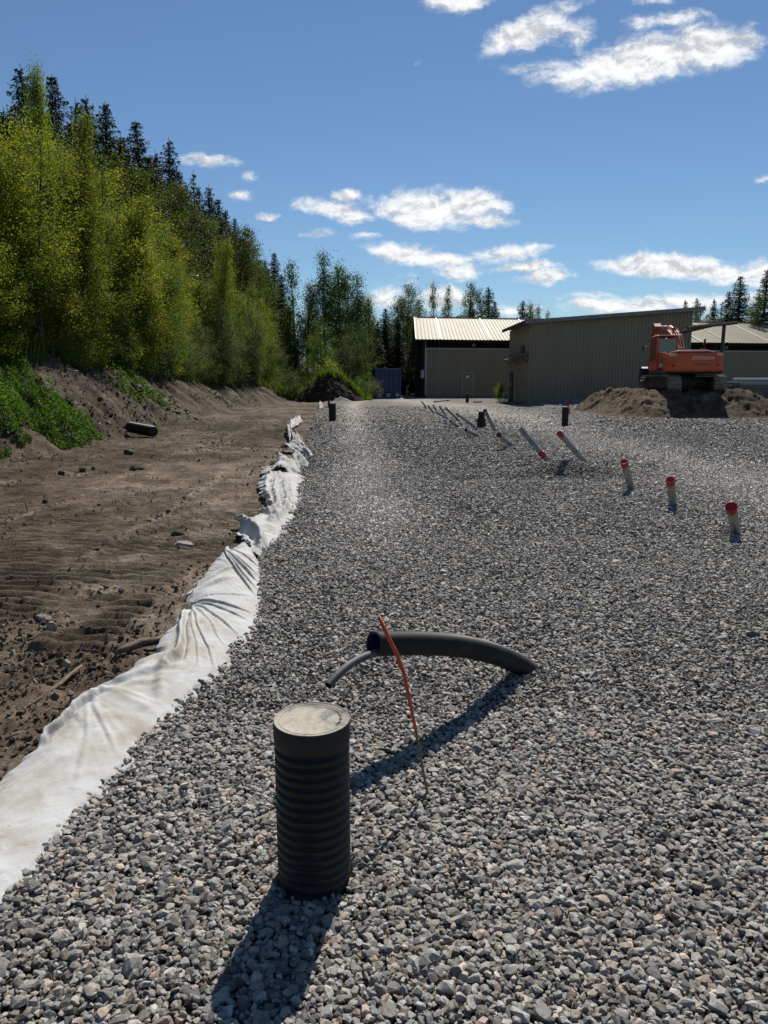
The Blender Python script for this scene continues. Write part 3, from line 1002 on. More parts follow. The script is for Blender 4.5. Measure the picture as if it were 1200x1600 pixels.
# ------------------------------------------------------------------ white filter cloth along the gravel edge
def cloth_mat():
    m, nt, b = nodes_of('filter_cloth')
    L = nt.links
    tc = N(nt, 'ShaderNodeTexCoord')
    n1 = N(nt, 'ShaderNodeTexNoise', i_Scale=3.5, i_Detail=8, i_Roughness=0.65)
    n2 = N(nt, 'ShaderNodeTexNoise', i_Scale=260.0, i_Detail=3, i_Roughness=0.7)
    n3 = N(nt, 'ShaderNodeTexNoise', i_Scale=28.0, i_Detail=6, i_Roughness=0.7)
    for n in (n1, n2, n3): L.new(tc.outputs['Object'], n.inputs['Vector'])
    r = ramp(nt, [(0.38, (0.54, 0.55, 0.56)), (0.54, (0.48, 0.47, 0.45)), (0.68, (0.36, 0.325, 0.27))])
    L.new(n1.outputs['Fac'], r.inputs[0])
    r3 = ramp(nt, [(0.30, (0.78, 0.74, 0.68)), (0.42, (1, 1, 1))]); L.new(n3.outputs['Fac'], r3.inputs[0])
    mu = N(nt, 'ShaderNodeMix', data_type='RGBA', blend_type='MULTIPLY', i_0=1.0)
    L.new(r.outputs[0], mu.inputs[6]); L.new(r3.outputs[0], mu.inputs[7])
    at = N(nt, 'ShaderNodeAttribute', attribute_name='tint')
    mu2 = N(nt, 'ShaderNodeMix', data_type='RGBA', blend_type='MULTIPLY', i_0=1.0)
    L.new(mu.outputs[2], mu2.inputs[6]); L.new(at.outputs['Color'], mu2.inputs[7])
    L.new(mu2.outputs[2], b.inputs['Base Color'])
    b.inputs['Roughness'].default_value = 0.8
    b.inputs['Specular IOR Level'].default_value = 0.25
    bp = N(nt, 'ShaderNodeBump', i_Strength=0.5, i_Distance=0.0012)
    L.new(n2.outputs['Fac'], bp.inputs['Height'])
    nw = N(nt, 'ShaderNodeTexNoise', i_Scale=11.0, i_Detail=5, i_Roughness=0.6, i_Distortion=0.5); L.new(tc.outputs['Object'], nw.inputs['Vector'])
    bp2 = N(nt, 'ShaderNodeBump', i_Strength=0.8, i_Distance=0.009)
    L.new(nw.outputs['Fac'], bp2.inputs['Height']); L.new(bp.outputs[0], bp2.inputs['Normal'])
    L.new(bp2.outputs[0], b.inputs['Normal'])
    tr = N(nt, 'ShaderNodeBsdfTranslucent'); L.new(mu2.outputs[2], tr.inputs['Color'])
    mx = N(nt, 'ShaderNodeMixShader', i_0=0.12); L.new(b.outputs[0], mx.inputs[1]); L.new(tr.outputs[0], mx.inputs[2])
    L.new(mx.outputs[0], nt.nodes['Material Output'].inputs['Surface'])
    return m


M['cloth'] = cloth_mat()


def cloth(name, right, left, nt_, ns, ridge, seed, label, zl=0.0, folds=(), jag=0.012, amp=0.02, dirt=0.25, group=None, fans=(), fanw=0.45, fana=0.028, creases=()):
    """right/left: matching pixel polylines of the buried and of the free edge"""
    Rg = resample([G(u, v, 0.0) for u, v in right], nt_)
    Lf = resample([G(u, v, zl) for u, v in left], nt_)
    s = np.linspace(-0.12, 1, ns)
    T = np.linspace(0, 1, nt_)
    TT, SS = np.meshgrid(T, s, indexing='ij')
    Pm = Rg[:, None, :] + (Lf - Rg)[:, None, :] * SS[..., None]
    Ls = np.concatenate([[0], np.cumsum(np.linalg.norm(np.diff(Rg, axis=0), axis=1))])
    LT = np.repeat(Ls[:, None], ns, 1)
    wid = np.linalg.norm(Lf - Rg, axis=1)[:, None] * np.ones_like(SS)
    # cross profile: rises from the gravel, crests, falls to the soil
    prof = np.where(SS < 0.68, np.sin(np.clip(SS, 0, 1) / 0.68 * PI / 2) ** 1.3, 1 - (np.clip(SS - 0.68, 0, 1) / 0.32) ** 1.6 * 1.25)
    z = ridge * prof * np.clip(wid / 0.3, 0.35, 1.1)
    z = z + (zl) * 0
    # folds pulled from the gravel edge towards points on the crest
    fr = fbm(LT * 7 + SS * 1.2, SS * 0.9 + 5, 3, seed)
    fr2 = 1 - np.abs(fbm(LT * 3.2 + SS * 2.5, SS * 0.6, 3, seed + 3)) * 2.2
    fr3 = 1 - np.abs(fbm(LT * 9.0 - SS * 3.0, SS * 0.8 + 9, 2, seed + 7)) * 2.0
    k = np.clip(SS * 3 + .15, 0, 1)
    z = z + amp * (0.5 * fr + 0.45 * np.clip(fr2, -.3, 1) + .3 * np.clip(fr3, -.3, 1)) * k
    cr = 1 - np.abs(fbm(LT * 4.5 + SS * 3.1, SS * 1.6 - LT * .8, 4, seed + 60, .6)) * 2.6
    z = z + 0.55 * amp * np.clip(cr, 0, 1) ** 2 * sst(SS, 0, .15)
    for ta in fans:                      # wrinkles fanning out from a pinched point of the free edge
        dl_ = (TT - ta) * Ls[-1]
        q = dl_ / (1.35 - np.clip(SS, 0, 1)) / np.maximum(wid, .1) * 0.35
        wgt = np.exp(-(dl_ / fanw) ** 2) * sst(SS, -.05, .2)
        wr = 1 - np.abs(fbm(q * 9 + ta * 50, q * 0 + ta * 9, 2, seed + 40)) * 2.4
        wr2 = fbm(q * 22 + ta * 50, q * 0 + 4, 2, seed + 41)
        z = z + fana * wgt * (np.clip(wr, -.2, 1) + .45 * wr2)
    for ft, fs0, fs1, ft2, h, wd in folds:      # sharp creases: from (ft,fs0) to (ft2,fs1)
        a = np.clip((SS - fs0) / (fs1 - fs0), 0, 1)
        c = ft + (ft2 - ft) * a
        dd = (TT - c) * Ls[-1]
        on = sst(SS, min(fs0, fs1) - .05, min(fs0, fs1) + .1) * (1 - sst(SS, max(fs0, fs1) - 0.02, max(fs0, fs1) + .12))
        z = z + h * np.exp(-(dd / wd) ** 2) * on - 0.5 * h * np.exp(-((dd - wd * 1.6) / wd) ** 2) * on
    CX, CY = TT * Ls[-1], SS * wid
    for (t0, s0, t1, s1, h, wd) in creases:      # straight taut creases
        ax_, ay_ = t0 * Ls[-1], s0 * wid; bx_, by_ = t1 * Ls[-1], s1 * wid
        ex_, ey_ = bx_ - ax_, by_ - ay_
        l2 = ex_ ** 2 + ey_ ** 2
        pr = ((CX - ax_) * ex_ + (CY - ay_) * ey_) / l2
        ds = ((CX - ax_) * ey_ - (CY - ay_) * ex_) / np.sqrt(l2) + 0.006 * fbm(CX * 5, CY * 5, 2, seed + 70)
        fade_ = sst(pr, -.04, .06) * (1 - sst(pr, .72, 1.04))
        z = z + h * fade_ * (np.exp(-(ds / wd) ** 2) - .55 * np.exp(-((ds - 1.9 * wd) / wd) ** 2))
    jl = jag * fbm(LT * 9, SS * 0, 3, seed + 9) * sst(SS, .7, 1) * 3
    jr = jag * fbm(LT * 22, SS * 0 + 3, 3, seed + 11) * (1 - sst(SS, -.12, .2)) * 2
    Pm[..., 0] += jl + jr
    z = np.where(SS < 0, -0.03 + (SS + 0.12) / 0.12 * 0.03, z)
    Pm[..., 2] = np.where(SS < 0, z, 0.006 + z + (SS > 0) * np.clip(SS, 0, 1) ** 2 * zl)
    dn = np.clip(fbm(LT * 2.5, SS * 1.6, 4, seed + 20) + 0.35 * fbm(LT * 12, SS * 6, 3, seed + 21) - 0.05, 0, 1)[..., None]
    col = 1 - dirt * dn * np.array([0.9, 1.1, 1.5])
    V = Pm.reshape(-1, 3)
    c0 = Vector(V.mean(0)); c0.z = 0
    V = V - np.array(c0)
    o = link(name, np_mesh(name, V, grid_faces(nt_, ns), col.reshape(-1, 3), True), M['cloth'])
    o.location = c0
    md = o.modifiers.new('thickness', 'SOLIDIFY'); md.thickness = 0.003; md.offset = -1
    tag(o, label, 'filter cloth', group)
    return o


rightA = [(-150, 1600), (-70, 1490), (0, 1405), (27, 1383), (83, 1310), (120, 1267), (160, 1227), (200, 1187), (217, 1153), (267, 1110), (300, 1077),
          (337, 1058), (357, 1035), (361, 1011), (378, 1002), (394, 985), (401, 960), (407, 940), (409, 910), (404, 880)]
leftA = [(-420, 1600), (-200, 1400), (-60, 1285), (0, 1227), (45, 1180), (85, 1140), (107, 1107), (130, 1090), (187, 1057), (228, 1028), (243, 1025),
         (252, 1008), (265, 985), (280, 965), (292, 949), (291, 928), (316, 903), (344, 867), (362, 860), (375, 850)]
cloth('filter_cloth', rightA, leftA, 640, 96, 0.036, 4, 'long dirty white filter cloth draped along the near edge of the gravel', -0.07,
      dirt=0.32, amp=0.007, fans=(0.35, 0.63, 0.92), jag=0.012, fanw=0.35, fana=0.010,
      creases=[(.63, .95, tj, .03, hh_, .013) for tj, hh_ in ((.41, .006), (.47, .011), (.545, .006), (.59, .011), (.655, .011), (.69, .015), (.77, .008))] +
              [(.93, .96, tj, sj, hh_, .016) for tj, sj, hh_ in ((.765, .05, .026), (.80, .02, .018), (.845, .03, .026), (.885, .0, .012), (.95, .0, .012))] +
              [(.35, .85, tj, .08, hh_, .018) for tj, hh_ in ((.20, .003), (.27, .006), (.375, .006), (.43, .004))] +
              [(.43, .50, .62, 1.0, .042, .030), (.45, .62, .37, .10, .012, .04), (.255, 1.0, .36, .74, .045, .018), (.37, .80, .45, .35, .020, .025), (.12, .8, .25, .45, .014, .03), (.66, .95, .80, .45, .022, .02), (.72, .95, .86, .5, .022, .018)])
rightB = [(404, 872), (417, 857), (431, 848), (436, 835), (444, 822), (452, 810), (459, 795), (463, 782), (462, 768), (465, 753), (467, 742)]
leftB = [(398, 872), (380, 848), (370, 820), (390, 812), (405, 803), (420, 794), (414, 783), (405, 770), (405, 752), (412, 745), (404, 731)]
cloth('filter_cloth', rightB, leftB, 420, 64, 0.035, 15, 'crumpled white filter cloth bunched in folds beyond the long draped one', -0.02,
      jag=0.03, amp=0.016, dirt=0.25, fans=(0.12, .33, .5, .78), fanw=.6, fana=.018, creases=[(.24, .98, .02, .1, .10, .05), (.25, .35, .50, .22, .05, .05), (.48, .22, .82, .32, .045, .05), (.30, .62, .58, .55, .04, .05), (.55, .58, .97, .45, .04, .05), (.40, .85, .62, .8, .03, .05), (.62, .8, .95, .75, .03, .05), (.33, .9, .28, .1, .04, .05)])
scraps = [([(452, 741), (466, 738), (466, 728), (450, 722)], [(428, 738), (425, 733), (428, 727), (430, 719)], 'white filter cloth scrap with frayed edge just past the crumpled cloth'),
          ([(462, 728), (478, 727), (480, 722)], [(455, 720), (458, 717), (466, 717)], 'small pale beige scrap of filter cloth lying on the gravel edge'),
          ([(462, 708), (478, 710), (486, 711), (480, 702)], [(437, 701), (445, 699), (456, 697), (465, 695)], 'wide flat white cloth scrap pointing left over the soil edge'),
          ([(458, 690), (466, 695), (474, 697)], [(455, 680), (463, 683), (472, 690)], 'narrow white cloth strip between two larger far scraps'),
          ([(451, 685), (457, 686), (457, 680)], [(448, 673), (450, 671), (453, 673)], 'small white cloth tip standing upright at the soil edge'),
          ([(455, 667), (465, 662), (471, 657)], [(453, 661), (462, 657), (468, 653)], 'far curved white cloth scrap on the soil and gravel boundary'),
          ([(500, 638), (505, 637)], [(497, 634), (502, 633)], 'farthest white cloth scrap, beside the black pipe at the yard edge')]
for k, (r_, l_, lab) in enumerate(scraps):
    cloth('cloth_scrap', r_, l_, 60, 22, 0.10 + 0.10 * (k in (4, 6)), 50 + k * 5, lab, 0.02, folds=((0.3, 0, 1, .5, .06, .12), (0.6, 0, 1, .7, .06, .12)), jag=0.05, amp=0.05, dirt=0.15, group='scraps of white filter cloth at the gravel edge')


# ------------------------------------------------------------------ grey drain pipes with red caps
def drain_pipe(base, top, label, cap=None, r=0.051, cap_open=False, extend=0.35):
    d = (top - base); Ld = d.length; d.normalize()
    base0 = base.copy()
    t = empty('drain_pipe', base0)
    tag(t, label, 'pipe', 'grey drain pipes sticking out of the gravel')
    b = MB()
    p0 = -d * extend; p1 = d * Ld
    b.tube([p0, p1], r, 22, cap=False)
    # socket collar just under the end
    b.build('pipe_wall', M['grey_pipe'], t, fix=False)
    up = Vector((0, 0, 1)); nrm = (up - d * up.dot(d)).normalized(); bi = d.cross(nrm)
    def rings(spec, n=22):
        vs = []
        for rr, dd in spec:
            for k in range(n):
                a = 2 * PI * k / n
                vs.append(d * (Ld + dd) + (nrm * math.cos(a) + bi * math.sin(a)) * rr)
        fs = [(q * n + k, q * n + (k + 1) % n, (q + 1) * n + (k + 1) % n, (q + 1) * n + k) for q in range(len(spec) - 1) for k in range(n)]
        return vs, fs
    if cap:
        b = MB()
        b.add(*rings([(r + .001, -0.075), (r + .006, -0.07), (r + .006, -0.012), (r + .009, -0.008), (r + .009, 0.006), (r + .004, 0.010), (r - .006, 0.010), (r - .010, 0.002), (0.0006, 0.001)]))
        b.build('red_cap', M['red_cap'] if cap == 'red' else M['dark_red'], t, fix=False)
    else:
        b = MB()
        b.add(*rings([(r, 0.0005), (r - .005, 0.0005), (r - .005, -0.2), (0.0006, -0.2)]))
        b.build('bore', M['dark_inside'], t, fix=False)
    return t


M['dark_red'] = mk('dark_red_cap', (0.16, 0.018, 0.018), (0.10, 0.014, 0.014), 12, 0.5)
PIPES = [  # top u,v ; foot u,v ; how far the top leans away (+) or towards the camera (-) ; cap ; label
    ((975, 722), (987, 762), -0.34, 'red', 'short grey pipe with red cap leaning left, left of the two upright stubs'),
    ((1047.5, 750), (1051.5, 786), -0.30, 'red', 'short upright grey pipe with red cap, middle of the three near stubs'),
    ((1142.5, 792), (1150, 828), -0.36, 'red', 'nearest short grey pipe with red cap, at the right edge of the yard'),
    ((874, 677), (922, 731), -0.45, 'red', 'long slanting grey pipe with bright red cap on its upper end'),
    ((813, 669), (858, 722), 0.25, None, 'long slanting grey pipe with open upper end and no cap, crossing a red cap'),
    ((846, 709), (869, 731), -0.25, 'red', 'short grey pipe with red cap lying under the long open slanting pipe'),
    ((757, 640), (775, 678), 0.2, 'dark', 'steep grey pipe with dark red cap beside the two tier black riser'),
    ((779, 679), (801, 696), -0.5, 'dark', 'low grey pipe with dark red cap just right of the steep dark capped pipe'),
    ((713, 646), (744, 671), 0.3, None, 'slanting grey pipe ending just left of the two tier black riser'),
    ((728, 672), (747, 683), -0.3, None, 'low grey pipe lying flat in front of the two tier black riser'),
    ((703, 658), (717, 667), -0.2, None, 'very short low grey pipe left of the black riser'),
    ((696, 637), (719, 658), 0.4, None, 'longest slanting grey pipe in the far cluster'),
    ((681, 644), (701, 654), 0.0, None, 'pale grey pipe lying low across the far cluster'),
    ((687, 635), (697, 649), 0.3, None, 'slim steep grey pipe in the middle of the far cluster'),
    ((677, 633), (683, 643), 0.3, None, 'short steep grey pipe second from the left in the far cluster'),
    ((669, 634), (679, 646), 0.3, None, 'slanting grey pipe left of the short steep one in the far cluster'),
    ((659, 627), (667, 637), 0.4, None, 'farthest grey pipe, leftmost of the row near the beige plank'),
    ((663, 633), (665.5, 639), 0.0, None, 'tiny grey stub under the farthest leaning pipe'),
]
for (tu, tv), (fu, fv), lean, cap, lab in PIPES:
    f0 = G(fu, fv, 0.0)
    f0.z = float(pad_h(np.array([f0.x]), np.array([f0.y]))[0]) - 0.01
    top = P(tu, tv, f0.y + lean)
    drain_pipe(f0, top, lab, cap)

# ------------------------------------------------------------------ black risers further off
def black_riser(u, vt, vb, wpx, label, style='plain', lid=False):
    p = G(u, vb, 0.0)
    Y = p.y
    top = P(u, vt, Y).z
    r = wpx / F * (Y * math.cos(PITCH) + CAMH * math.sin(PITCH)) / 2
    t = empty('black_riser', p)
    tag(t, label, 'pipe', 'black riser pipes standing in the yard')
    b = MB()
    n = max(6, int(top / 0.03))
    if style == 'two':
        b.lathe(corrugated_profile(r * .95, r * 1.0, -0.1, top * .52, 8), 40)
        b.build('riser', M['black_pipe'], t, fix=False)
        b = MB()
        b.lathe([(r * 1.02, top * .50), (r * 1.04, top * .52), (r * 1.04, top * .57), (r * .8, top * .58), (r * .76, top * .60)] + corrugated_profile(r * .72, r * .76, top * .61, top, 7) + [(r * .70, top), (r * .70, top - .15), (0.001, top - .15)], 40)
        b.build('upper_pipe', M['black_pipe'], t, fix=False)
    else:
        b.lathe(corrugated_profile(r * .94, r, -0.1, top - 0.03, n), 40)
        b.build('riser', M['black_pipe'], t, fix=False)
        b = MB()
        rr = r * (1.22 if lid else 1.03)
        b.lathe([(r * .9, top - .035), (rr, top - .03), (rr, top - .002), (rr - .006, top), (0.001, top + .002)], 40)
        b.build('lid', M['lid'] if lid else M['black_pipe'], t, fix=False)
    return t


black_riser(519.5, 630, 657, 11.5, 'plain black riser at the left edge of the gravel, near the cloth scraps')
black_riser(514, 626.5, 637, 4, 'thin short black pipe peeping out behind the left riser')
black_riser(752, 643, 670, 14, 'black riser in two tiers with a narrower upper pipe', 'two')
black_riser(882.5, 635.5, 664, 10.5, 'black riser with a projecting thin lid in front of red marker', 'plain', True)
black_riser(730, 614.5, 629, 5, 'small far black riser in front of the hall door')
black_riser(528, 610, 624, 7, 'black riser standing against the dark soil heap')

# red marker behind the riser
pm = G(891, 646, 0.0); pm.y += 0.6
t = empty('red_marker', pm)
tag(t, 'slim red plastic marker cone standing beside the lidded black riser', 'marker')
hm = 0.72
b = MB(); b.lathe([(0.11, 0.03), (0.10, 0.2), (0.08, hm * .6), (0.03, hm - .02), (0.001, hm)], 20); b.build('cone', M['red_cap'], t, fix=False)
b = MB(); b.box((0, 0, 0.015), (0.32, 0.32, 0.03)); b.build('base', M['dark_inside'], t)

# planks lying on the gravel at the far end
M['plank'] = mk('bare_wood', (0.42, 0.33, 0.22), (0.30, 0.23, 0.15), 6, 0.8, stretch=(1, 8, 8))
for (ua, va, ub, vb, lab) in ((679, 627.5, 702, 625, 'beige plank lying on the far gravel beside the row of pipes'), (741, 628, 752, 627.5, 'short pale board lying on the gravel before the hall door')):
    a = G(ua, va, 0.06); c = G(ub, vb, 0.06)
    d = c - a
    rot = Matrix.Rotation(math.atan2(d.y, d.x), 3, 'Z')
    b = MB(); b.bbox((0, 0, 0), (d.length, 0.18, 0.09), 0.008)
    b.box((0.0, 0.0, 0.055), (d.length * .98, 0.012, 0.012))
    o = b.build('plank', M['plank']); o.location = (a + c) / 2; o.rotation_euler = (0, 0, math.atan2(d.y, d.x))
    tag(o, lab, 'plank')

# black pipe lying at the foot of the bank
pa = G(198, 672, 0.05); pb = G(240, 677, 0.05)
pb = Vector((pb.x, pb.y - 0.0, 0.06)); pa = P(196, 668, pb.y + 0.9)
pa.z = max(pa.z, 0.12)
t = empty('drain_culvert', pb)
tag(t, 'black culvert pipe lying at the foot of the earth bank', 'pipe')
b = MB()
dl = (pa - pb); n = 80
pts = [Vector((0, 0, .04)) + dl * (i / n) * 0.85 for i in range(n + 1)]
b.tube(pts, [0.155 + (0.009 if (i % 4) in (1, 2) else -.008) for i in range(n + 1)], 28, cap=False)
b.build('pipe_wall', M['black_pipe'], t, fix=False)
b = MB(); b.tube([pts[1], pts[30]], 0.14, 28, cap=True); b.build('bore', M['dark_inside'], t, fix=False)

# ------------------------------------------------------------------ loose rocks and clods on the earth strip
M['rock'] = mk('rock', (0.30, 0.28, 0.25), (0.16, 0.145, 0.13), 8, 0.9, 0.01, 25)
M['clod'] = mk('dark_clod', (0.06, 0.045, 0.034), (0.035, 0.027, 0.02), 8, 0.95, 0.015, 30)


def rock(name, u, v, wpx, hpx, mat, label, cat, seed, z0=-0.08, group=None):
    rng = np.random.default_rng(seed)
    p = G(u, v, z0)
    p.z = ground_z(p.x, p.y)
    p = G(u, v, p.z)
    sc = (p.y * math.cos(PITCH) + CAMH * math.sin(PITCH)) / F
    import bmesh
    bm = bmesh.new()
    bmesh.ops.create_icosphere(bm, subdivisions=4, radius=1.0)
    pl = rng.normal(size=(9, 3)); pl /= np.linalg.norm(pl, axis=1)[:, None]; pd = rng.uniform(.55, .95, 9)
    co = np.array([v_.co[:] for v_ in bm.verts])
    dots = co @ pl.T
    rad = np.min(np.where(dots > 0.05, pd / np.maximum(dots, .05), 9), axis=1)
    rad = np.minimum(rad, 1.0)
    rad = rad + 0.05 * fbm(co[:, 0] * 4 + co[:, 2], co[:, 1] * 4 - co[:, 2], 3, seed)
    co = co * rad[:, None] * np.array([wpx * sc / 2, wpx * sc / 2 * .8, hpx * sc * .62])
    for v_, q in zip(bm.verts, co): v_.co = q
    me = bpy.data.meshes.new(name); bm.to_mesh(me); bm.free()
    o = link(name, me, mat); o.location = p + Vector((0, 0, hpx * sc * .3))
    o.rotation_euler = (0, 0, rng.uniform(-.4, .4))
    tag(o, label, cat, group)
    return o


rock('soil_clod', 201, 711, 17, 11, M['clod'], 'pointed dark soil clod on the earth strip below the culvert pipe', 'clod', 1)
rock('soil_clod', 214, 735, 24, 9, M['clod'], 'broad flat dark clod in front of the pointed one', 'clod', 2)
rock('soil_clod', 129, 737, 15, 8, M['clod'], 'dark clod in the row of small clods at the left of the earth strip', 'clod', 3)
rock('soil_clod', 96, 742, 11, 8, M['clod'], 'leftmost dark clod in the row on the earth strip', 'clod', 4)
rock('soil_clod', 146, 735, 9, 6, M['clod'], 'smallest dark clod at the right of the row on the earth strip', 'clod', 5)
rock('soil_clod', 71, 786, 9, 7, M['clod'], 'single small dark clod above the caterpillar marks at left', 'clod', 6)
rock('soil_clod', 156, 832, 10, 6, M['clod'], 'small dark clod between the caterpillar marks', 'clod', 16)
rock('rock', 278, 840, 22, 13, M['clod'], 'dark brown rock beside the caterpillar marks near the cloth', 'rock', 7)
rock('rock', 285, 855, 38, 12, M['rock'], 'lumpy grey brown rock under the dark one near the cloth', 'rock', 8)
rock('rock', 190, 926, 12, 11, M['rock'], 'pale oval stone on the soil below the caterpillar marks', 'rock', 9)
rock('rock', 80, 984, 20, 15, M['rock'], 'pale round stone at the left of the crumbly soil', 'rock', 10)
rock('rock', 105, 1040, 14, 12, M['rock'], 'small pale stone beside dead roots in the near soil', 'rock', 11)
rock('rock', 68, 970, 28, 13, M['rock'], 'low buried grey stone above the pale round one', 'rock', 12)
rock('rock', 1147, 1192, 22, 14, mk('tan_rock', (0.44, 0.36, 0.26), (0.3, 0.26, 0.2), 20, .85, .004, 60), 'single tan stone larger than the grey gravel around it', 'rock', 13, 0.0)

# dead roots in the soil near the cloth
M['root'] = mk('dead_root', (0.20, 0.15, 0.10), (0.10, 0.075, 0.05), 15, 0.9, 0.004, 60)
for pix, r0, lab in (([(180, 1020), (200, 1012), (222, 1004), (245, 1001), (258, 994)], 0.022, 'thick dead root lying on the soil against the cloth fold'),
                     ([(45, 1105), (70, 1085), (95, 1068), (112, 1052), (128, 1040)], 0.009, 'thin dead root running diagonally over the near soil'),
                     ([(10, 1155), (22, 1148), (40, 1143)], 0.008, 'short dead root at the left end of the near soil')):
    pts = [G(u, v, ground_z(G(u, v, -.08).x, G(u, v, -.08).y) + 0.03) for u, v in pix]
    c = pts[0].copy()
    b = MB(); b.tube([p - c for p in pts], [r0 * (.5 + .9 * math.sin(PI * (i + .5) / len(pts))) for i in range(len(pts))], 9)
    o = b.build('dead_root', M['root']); o.location = c
    tag(o, lab, 'root')

# ------------------------------------------------------------------ buildings
M['clad_hall'] = mk('beige_cladding', (0.225, 0.192, 0.120), (0.19, 0.163, 0.104), 0.8, 0.5, rvar=0.08, stretch=(1, 1, .25))
M['clad_barn'] = mk('greige_cladding', (0.245, 0.207, 0.138), (0.20, 0.17, 0.115), 0.7, 0.5, rvar=0.08, stretch=(1, 1, .25))
M['roof_hall'] = mk('roof_sheet', (0.235, 0.202, 0.125), (0.19, 0.165, 0.105), 0.6, 0.62, rvar=0.05, spec=.3, stretch=(1, .3, 1))
M['dark_band'] = mk('dark_brown', (0.024, 0.019, 0.015), (0.013, 0.011, 0.009), 3, 0.8, stretch=(.4, 1, 4))  # near-black brown for the eave recess, gable, posts and barn details
M['steel_dark'] = mk('painted_steel', (0.075, 0.05, 0.042), (0.04, 0.03, 0.027), 3, 0.6)
M['trim'] = mk('light_trim', (0.45, 0.43, 0.38), (0.36, 0.35, 0.31), 3, 0.5)
M['fascia'] = mk('grey_fascia', (0.20, 0.205, 0.21), (0.14, 0.14, 0.145), 2, 0.5)
M['white'] = mk('white_paint', (0.72, 0.72, 0.70), (0.62, 0.62, 0.60), 4, 0.5)
M['concrete'] = mk('concrete_plinth', (0.22, 0.21, 0.195), (0.13, 0.125, 0.12), 2.5, 0.9, 0.005, 30)
M['blue_steel'] = mk('blue_steel', (0.020, 0.036, 0.16), (0.013, 0.022, 0.10), 2.2, 0.5, rvar=.1)
M['grey_steel'] = mk('grey_steel', (0.26, 0.27, 0.28), (0.17, 0.17, 0.18), 5, 0.45, 0, metallic=.4)


def ribbed(mb, p0, p1, zb, zt, pitch=0.2, depth=0.03, duty=0.5, out=None):
    """profiled metal sheet from p0 to p1 (xy), between heights zb and zt (numbers or functions of 0..1)"""
    p0 = Vector(p0).to_2d(); p1 = Vector(p1).to_2d()
    d = (p1 - p0); Ld = d.length; d.normalize()
    nrm = out if out is not None else Vector((d.y, -d.x))
    n = max(1, int(round(Ld / pitch)))
    xs = []
    for i in range(n):
        a = i / n; w_ = 1 / n
        xs += [(a, 0), (a + w_ * (.5 - duty / 2 - .05), 0), (a + w_ * (.5 - duty / 2 + .05), 1), (a + w_ * (.5 + duty / 2 - .05), 1), (a + w_ * (.5 + duty / 2 + .05), 0)]
    xs.append((1, 0))
    fz = (lambda v: v if callable(v) else (lambda s: v))
    fb, ft = fz(zb), fz(zt)
    vs = []
    for s, k in xs:
        q = p0 + d * (s * Ld) + nrm * (k * depth)
        vs += [(q.x, q.y, fb(s)), (q.x, q.y, ft(s))]
    fs = [(2 * i, 2 * i + 2, 2 * i + 3, 2 * i + 1) for i in range(len(xs) - 1)]
    mb.add(vs, fs)


# --- the long hall at the back: local x runs along its front, local y away from us
HA = math.atan2(7.0, 34.0)
hall = empty('industrial_hall', (3.2, 69.5, -0.05), HA)
tag(hall, 'long low beige hall with pale ribbed metal roof and dark open band under the eave', 'hall')
SK = 0.23
HL = 62.0; EAVE = 5.45; RIDGE = 8.1; RUN = 9.5
b = MB(); ribbed(b, (0.75, 0), (HL, 0), 0.25, 4.5, 0.26, 0.03); b.build('front_wall', M['clad_hall'], hall)
b = MB(); b.box((HL / 2 + .375, 0.06, 0.10), (HL - .75, 0.1, 0.34)); b.build('plinth', M['concrete'], hall)
b = MB(); b.box((HL / 2 + .375, 0.02, 4.54), (HL - .7, 0.16, 0.08)); b.build('wall_capping', M['trim'], hall)
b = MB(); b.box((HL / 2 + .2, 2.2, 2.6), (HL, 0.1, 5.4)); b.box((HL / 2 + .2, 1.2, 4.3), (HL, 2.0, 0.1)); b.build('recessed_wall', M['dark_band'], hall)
b = MB()
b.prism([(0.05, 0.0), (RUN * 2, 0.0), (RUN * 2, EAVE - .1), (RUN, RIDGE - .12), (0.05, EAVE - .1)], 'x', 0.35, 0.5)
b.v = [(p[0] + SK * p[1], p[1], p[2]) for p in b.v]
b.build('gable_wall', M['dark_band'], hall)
b = MB(); b.box((0.70, -0.02, 2.4), (0.12, 0.12, 4.3)); b.build('corner_trim', M['trim'], hall)
for k in range(9):
    b = MB(); b.box((2.0 + k * 7.2, -0.25 + 0.4, 4.98), (0.16, 0.16, 0.85)); b.build('post', M['dark_band'], hall)
# roof sheets with ribs that run from ridge to eave
b = MB()
nx = int(HL / 0.35)
rp_ = []
for i in range(nx):
    a = -0.3 + i * 0.35
    rp_ += [(a, 0), (a + .20, 0), (a + .225, .045), (a + .285, .045), (a + .31, 0)]
rp_.append((-0.3 + nx * .35, 0))
vs = []
for x, z in rp_:
    vs += [(x - .55 * SK, -0.55, EAVE - 0.13 + z), (x + RUN * SK, RUN, RIDGE + z), (x + 2 * RUN * SK, 2 * RUN + .5, EAVE - .13 + z)]
fs = []
for i in range(len(rp_) - 1):
    for j in range(2):
        fs.append((3 * i + j, 3 * i + 3 + j, 3 * i + 4 + j, 3 * i + 1 + j))
b.add(vs, fs)
roof = b.build('roof', M['roof_hall'], hall)
b = MB(); b.box((HL / 2 + SK * RUN, RUN, RIDGE + .06), (HL, 0.5, 0.05)); b.build('ridge_cap', M['trim'], roof)
sl = math.atan2(RIDGE - EAVE + .13, RUN + .55)
rotx = Matrix.Rotation(sl, 3, 'X')
for x in (2.05, 6.85, 11.2, 13.3, 15.4, 26.0, 28.9, 31.8, 36.8, 40.5):
    b = MB()
    b.box((x, (RUN - .55) / 2, (EAVE + RIDGE - .13) / 2 + 0.075), (0.10, (RUN + .55) / math.cos(sl) * .995, 0.02), rotx)
    b.v = [(p[0] + SK * p[1], p[1], p[2]) for p in b.v]
    b.build('sheet_joint', M['white'], roof)
